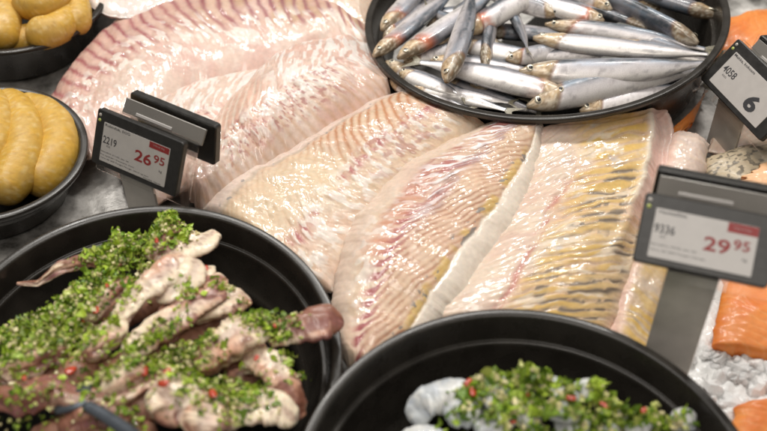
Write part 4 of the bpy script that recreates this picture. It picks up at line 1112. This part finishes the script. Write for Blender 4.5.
cod = [
 ('large bluish white fish chunk at the left of the heap', [(410, 424), (424, 404), (444, 396), (466, 402), (470, 424)], [6.6, 7.6, 8.0, 8.0, 7.4], [12, 17, 19, 17, 14]),
 ('bluish fish chunk low in front of the large left one', [(398, 440), (420, 440), (446, 444)], [6.6, 7.2, 7.2], [12, 16, 14]),
 ('greyish fish chunk sticking up between the herbs left of the middle', [(456, 408), (474, 394), (492, 382), (506, 380)], [8.2, 8.8, 9.2, 9.0], [10, 12, 12, 8]),
 ('white round fish chunk in the middle at the bottom edge', [(494, 428), (506, 412), (524, 410), (534, 428)], [9.0, 9.4, 9.4, 9.0], [11, 14, 14, 11]),
 ('pale fish chunk under the parsley at the top of the heap', [(524, 390), (544, 386), (562, 394), (570, 410)], [8.8, 9.2, 9.2, 8.8], [9, 13, 14, 11]),
 ('small bluish fish chunk right of the middle showing its round top', [(570, 398), (586, 388), (600, 392)], [8.4, 8.8, 8.4], [9, 12, 9]),
 ('fish chunk in front of the right herb patch', [(590, 432), (606, 422), (624, 424)], [8.0, 8.4, 8.2], [11, 14, 11]),
 ('bluish fish chunk at the right end of the heap', [(668, 428), (684, 420), (694, 428)], [7.2, 7.6, 7.2], [9, 12, 9]),
 ('pale fish chunk standing upright between the big left one and the herbs', [(446, 420), (462, 412), (478, 414)], [8.6, 9.2, 8.8], [10, 13, 11]),
 ('folded bluish fish chunk just left of the parsley tuft', [(482, 402), (498, 396), (514, 398)], [9.6, 10.0, 9.6], [9, 11, 9]),
 ('pale fish chunk right of the parsley tuft on top of the heap', [(548, 404), (562, 412), (578, 412)], [9.8, 10.2, 9.8], [9, 12, 9]),
 ('grey fish chunk at the right side of the heap in front', [(624, 430), (638, 424), (652, 430)], [8.4, 8.8, 8.4], [10, 12, 10]),
 ('white fish chunk at the bottom edge left of the middle', [(478, 436), (492, 428), (506, 436)], [9.4, 9.8, 9.4], [11, 12, 11]),
 ('white fish chunk between the two right herb patches', [(560, 436), (574, 424), (588, 430)], [8.8, 9.2, 8.8], [12, 14, 11]),
]
for i, (lb, p, z, r) in enumerate(cod): chunk(lb, p, z, r, 1000 + 13 * i)
cfr, xfr, yfr, nfr, rfr = bowl_frame('fr')
for i in range(40):
    a = rr_.uniform(0, 6.28); rad = 10. * math.sqrt(rr_.uniform(0, 1))
    c = np.array([cfr[0] + 1 + math.cos(a) * rad, cfr[1] - 2.2 + math.sin(a) * rad * .8, 4.2 + 4.0 * (1 - (rad / 11) ** 2)])
    th = rr_.uniform(0, 3.1); d = np.array([math.cos(th), math.sin(th), 0]) * 1.6
    nu, ns = 40, 20
    V, f, U1, A, U = tube([c - d, c + [0, 0, .3], c + d], [1.1, 1.5, 1.1], ns, .8, nu, seed=1300 + i, lump=.2)
    n1 = fbm(U * .8, A, 1400 + i); col = np.array((.42, .46, .50)) * (1 - n1[..., None]) + np.array((.66, .67, .66)) * n1[..., None]
    Fc = closed(V, f, nu, ns)
    o = mk('fish_chunk', V, Fc, M['cod'], col=col.reshape(-1, 3)); tag(o, 'pale fish chunk lying deep in the heap, seen only between the herbs', 'fish chunk', 'deep fish chunks'); SURF2.append((V, Fc))

# ------------------------------------------------------------------ herbs
def herbs(surf, patches, seed, label, garlic=.24, bitsize=.40, dens=.43):
    V, Fc = join(surf)
    bvh = BVHTree.FromPolygons([Vector(v) for v in V], Fc)
    r = np.random.default_rng(seed)
    vs, fs, cs = [], [], []; n = 0
    flakes = []
    for (px, py, z, rx, ry, cnt, pile) in patches:
        cnt = int(cnt * dens)
        c = at(px, py, z)
        k = 1 / 11.5
        for i in range(cnt):
            g = r.normal(0, .55, 2)
            x = c[0] + g[0] * rx * k; y = c[1] + g[1] * ry * k * 1.35
            hit = bvh.ray_cast(Vector((x, y, 30)), Vector((0, 0, -1)))
            gg = g[0] ** 2 + g[1] ** 2
            zf = z - .5 - 1.1 * gg
            if hit[0] is None or hit[0][2] < zf:
                if gg > 1.0: continue
                p = np.array([x, y, zf - abs(r.normal(0, .3))]); nn = np.array([0, 0, 1.0])
            else:
                p = np.array(hit[0]); nn = np.array(hit[1]); nn = nn if nn[2] > 0 else -nn
            if nn[2] < .15: continue
            p = p + np.array([0, 0, 1]) * abs(r.normal(0, .5)) * pile * math.exp(-(g[0] ** 2 + g[1] ** 2))
            t1 = r.normal(0, 1, 3); t1 /= np.linalg.norm(t1); t2 = np.cross(t1, nn + r.normal(0, .6, 3)); t2 /= np.linalg.norm(t2) + 1e-6; t3 = np.cross(t1, t2)
            if r.random() < garlic:
                s = bitsize * r.uniform(.35, .75)
                q = np.array([(-1, -1, -1), (1, -1, -1), (1, 1, -1), (-1, 1, -1), (-1, -1, 1), (1, -1, 1), (1, 1, 1), (-1, 1, 1)]) * s * .5 * r.uniform(.6, 1.2, 3) * (1 + r.normal(0, .15, (8, 1)))
                vs.append(p + q @ np.stack([t1, t2, t3])); fs += [(n + a, n + b, n + c_, n + d) for a, b, c_, d in ((0, 3, 2, 1), (4, 5, 6, 7), (0, 1, 5, 4), (1, 2, 6, 5), (2, 3, 7, 6), (3, 0, 4, 7))]
                cc = np.array((.74, .66, .36)) * r.uniform(.8, 1.1) if r.random() < .75 else np.array((.60, .62, .22))
                cs.append(np.tile(cc, (8, 1))); n += 8
            else:
                # crumpled scrap of leaf: a 3 x 3 grid bent and folded
                s = bitsize * min(2.0, .25 + r.gamma(2.2, .28))
                gu, gv = np.meshgrid([-1, 0, 1], [-1, 0, 1], indexing='ij')
                w = r.uniform(.35, .8); b1, b2 = r.normal(0, .6, 2)
                q = np.stack([gu + r.normal(0, .28, (3, 3)), gv * w + r.normal(0, .22, (3, 3)), b1 * gu ** 2 * .6 + b2 * gu * gv * .6 + r.normal(0, .3, (3, 3))], -1).reshape(-1, 3) * s * .5
                vs.append(p + np.array([0, 0, s * .15]) + q @ np.stack([t1, t2, t3]))
                fs += [(n + a, n + a + 1, n + a + 4, n + a + 3) for a in (0, 1, 3, 4)]
                u = r.random()
                cc = np.array((.085, .18, .008)) * (1 - u) + np.array((.42, .56, .05)) * u
                if r.random() < .15: cc = np.array((.42, .47, .10))
                cl = .62 + .76 * float(vn(np.array(p[0] * .9), np.array(p[1] * .9), 5))
                cs.append(np.tile(cc * cl, (9, 1)) * (1 + r.normal(0, .12, (9, 1)))); n += 9
    o = mk('chopped_herbs', np.concatenate(vs), fs, M['herb'], col=np.concatenate(cs), smooth=False)
    tag(o, label, 'herbs', kind='stuff')
    return bvh

bv1 = herbs(SURF, [
 (168, 222, 8.6, 22, 14, 520, .5), (150, 238, 8.6, 26, 16, 800, .7), (126, 240, 8.4, 28, 16, 900, .8), (112, 258, 8.4, 30, 18, 1100, .9), (100, 276, 8.6, 26, 20, 1000, .9),
 (76, 292, 8.4, 26, 18, 900, .8), (60, 312, 8.6, 34, 20, 1200, .9), (34, 324, 8.4, 40, 20, 1200, .8), (84, 322, 9.0, 30, 18, 900, .7), (8, 342, 8.4, 30, 22, 900, .7), (50, 344, 9.0, 36, 18, 1000, .8),
 (94, 346, 9.4, 22, 12, 180, .4), (148, 262, 9.2, 14, 9, 190, .4), (186, 240, 8.0, 12, 8, 110, .2), (188, 298, 9.2, 11, 8, 130, .5), (222, 290, 8.8, 12, 6, 110, .4),
 (145, 358, 9.4, 24, 15, 650, .8), (178, 350, 9.2, 28, 18, 900, .9), (204, 340, 8.8, 14, 10, 200, .6), (270, 320, 8.8, 22, 14, 650, .8), (252, 318, 8.6, 18, 12, 300, .5), (282, 344, 8.2, 14, 12, 240, .4),
 (220, 386, 9.0, 30, 18, 900, .8), (248, 392, 8.6, 22, 16, 420, .5), (186, 378, 9.2, 26, 12, 420, .5), (102, 376, 9.6, 24, 14, 350, .5), (120, 420, 9.4, 26, 12, 280, .4), (30, 410, 9.0, 34, 18, 300, .4), (16, 366, 9.0, 30, 12, 320, .4),
 (130, 300, 9.2, 14, 10, 130, .3), (240, 424, 8.4, 30, 10, 120, .3), (300, 372, 7, 10, 10, 40, .2)], 21,
 'chopped parsley and garlic dressing spread over the squid pieces')
bv2 = herbs(SURF2, [
 (524, 372, 10.9, 13, 9, 900, 1.3), (600, 388, 9.6, 9, 7, 400, 1.0), (652, 412, 8.8, 14, 9, 500, 1.0),
 (520, 384, 9.6, 24, 16, 900, 1.1), (540, 376, 9.8, 14, 10, 500, 1.2), (496, 394, 9.4, 24, 14, 700, .8), (474, 398, 9.0, 14, 14, 300, .5), (468, 420, 8.6, 20, 14, 420, .5), (540, 404, 9.6, 34, 16, 900, .8), (572, 404, 9.4, 24, 16, 700, .9),
 (606, 400, 8.8, 16, 12, 400, .8), (510, 424, 9.6, 36, 14, 700, .5), (560, 424, 9.4, 34, 14, 800, .7), (620, 420, 8.8, 24, 14, 600, .8), (648, 418, 8.2, 24, 13, 700, 1.0), (680, 426, 7.8, 16, 8, 200, .4), (606, 428, 8.8, 30, 12, 500, .6)], 22,
 'chopped parsley and garlic dressing spread over the pale fish chunks', bitsize=.60, garlic=.20, dens=.14)

def flakes(bvh, pts, label, group, seed):
    r = np.random.default_rng(seed)
    for (px, py, z, s) in pts:
        c = at(px, py, z)
        hit = bvh.ray_cast(Vector((c[0], c[1], 30)), Vector((0, 0, -1)))
        if hit[0] is None: continue
        p = np.array(hit[0]) + [0, 0, .55]
        nu, ns = 9, 10
        d = r.normal(0, 1, 3) * np.array([1, 1, .35]); d /= np.linalg.norm(d)
        V, f, *_ = tube([p - d * s * .5, p + r.normal(0, .06, 3), p + d * s * .5], [s * .16, s * .30, s * .2], ns, .4, nu, seed=seed + int(px), lump=.8, capr=.5)
        o = mk('chilli_flake', V, closed(V, f, nu, ns), M['chilli'])
        tag(o, label, 'chilli flake', group)
flakes(bv1, [(70, 366, 9.6, 1.1), (124, 340, 9.6, .75), (80, 284, 9, .8), (72, 278, 9, .7), (98, 312, 9.4, .9), (76, 310, 9.2, 1.1), (108, 316, 9.4, .8), (200, 338, 9.2, .8), (146, 374, 9.6, .85), (168, 376, 9.4, .9), (166, 392, 9.9, .9),
              (256, 362, 8.6, .6), (208, 274, 8.4, .6), (214, 402, 9, .9), (52, 320, 9, .5), (158, 246, 9, .5), (130, 252, 8.8, .6), (40, 430, 9, .8), (138, 420, 9.6, .8), (28, 384, 9, .6), (276, 330, 8.6, .4), (110, 296, 9.2, .5), (60, 298, 8.8, .5), (230, 380, 9, .5)],
       'small red chilli piece scattered in the herb dressing on the squid', 'chilli pieces on the squid', 61)
flakes(bv2, [(468, 386, 9.2, .8), (472, 396, 9.2, .8), (540, 392, 9.8, .8), (604, 406, 9, .85), (512, 424, 9.6, .85), (478, 428, 9, .8), (568, 412, 9.6, .75), (640, 422, 8.4, .6), (548, 428, 9.4, .5), (590, 416, 9.2, .4), (526, 400, 9.6, .45)],
       'small red chilli piece scattered in the herb dressing on the pale fish chunks', 'chilli pieces on the fish chunks', 62)

# ------------------------------------------------------------------ light: warm lamps of the shop ceiling and counter canopy, plus an added front fill
def area(name, loc, tgt, sx, sy, power, color):
    l = bpy.data.lights.new(name, 'AREA'); l.shape = 'RECTANGLE'; l.size, l.size_y = sx, sy; l.energy = power; l.color = color
    o = bpy.data.objects.new(name, l); COL.objects.link(o); o.location = loc
    o.rotation_euler = (Vector(tgt) - Vector(loc)).to_track_quat('-Z', 'Y').to_euler()
    return o
WARM = (1.0, .965, .91)
for k, x in enumerate((-.75, -.25, .25, .75)):
    area('canopy_lamp', (x, 1.15, 1.65), (x * .4, 0, 0), .19, .19, 8.6, WARM)
area('ceiling_strip', (-.2, -.1, 2.2), (0, 0, 0), 1.6, .5, 20, (1.0, .955, .89))
area('front_ceiling_strip', (.3, -1.3, 2.1), (0, -.1, 0), 1.4, .3, 9, (1.0, .92, .82))  # unseen fill added from the front to brighten stem, tag faces and heaps
w = bpy.data.worlds.new('World'); scene.world = w; w.use_nodes = True
w.node_tree.nodes['Background'].inputs[0].default_value = (1.0, .93, .86, 1)
w.node_tree.nodes['Background'].inputs[1].default_value = .18

scene.view_settings.view_transform = 'Standard'
scene.view_settings.look = 'None'
scene.view_settings.exposure = 0
scene.view_settings.gamma = 1
scene.cycles.use_denoising = True
scene.cycles.max_bounces = 8
scene.cycles.caustics_reflective = False
scene.cycles.caustics_refractive = False
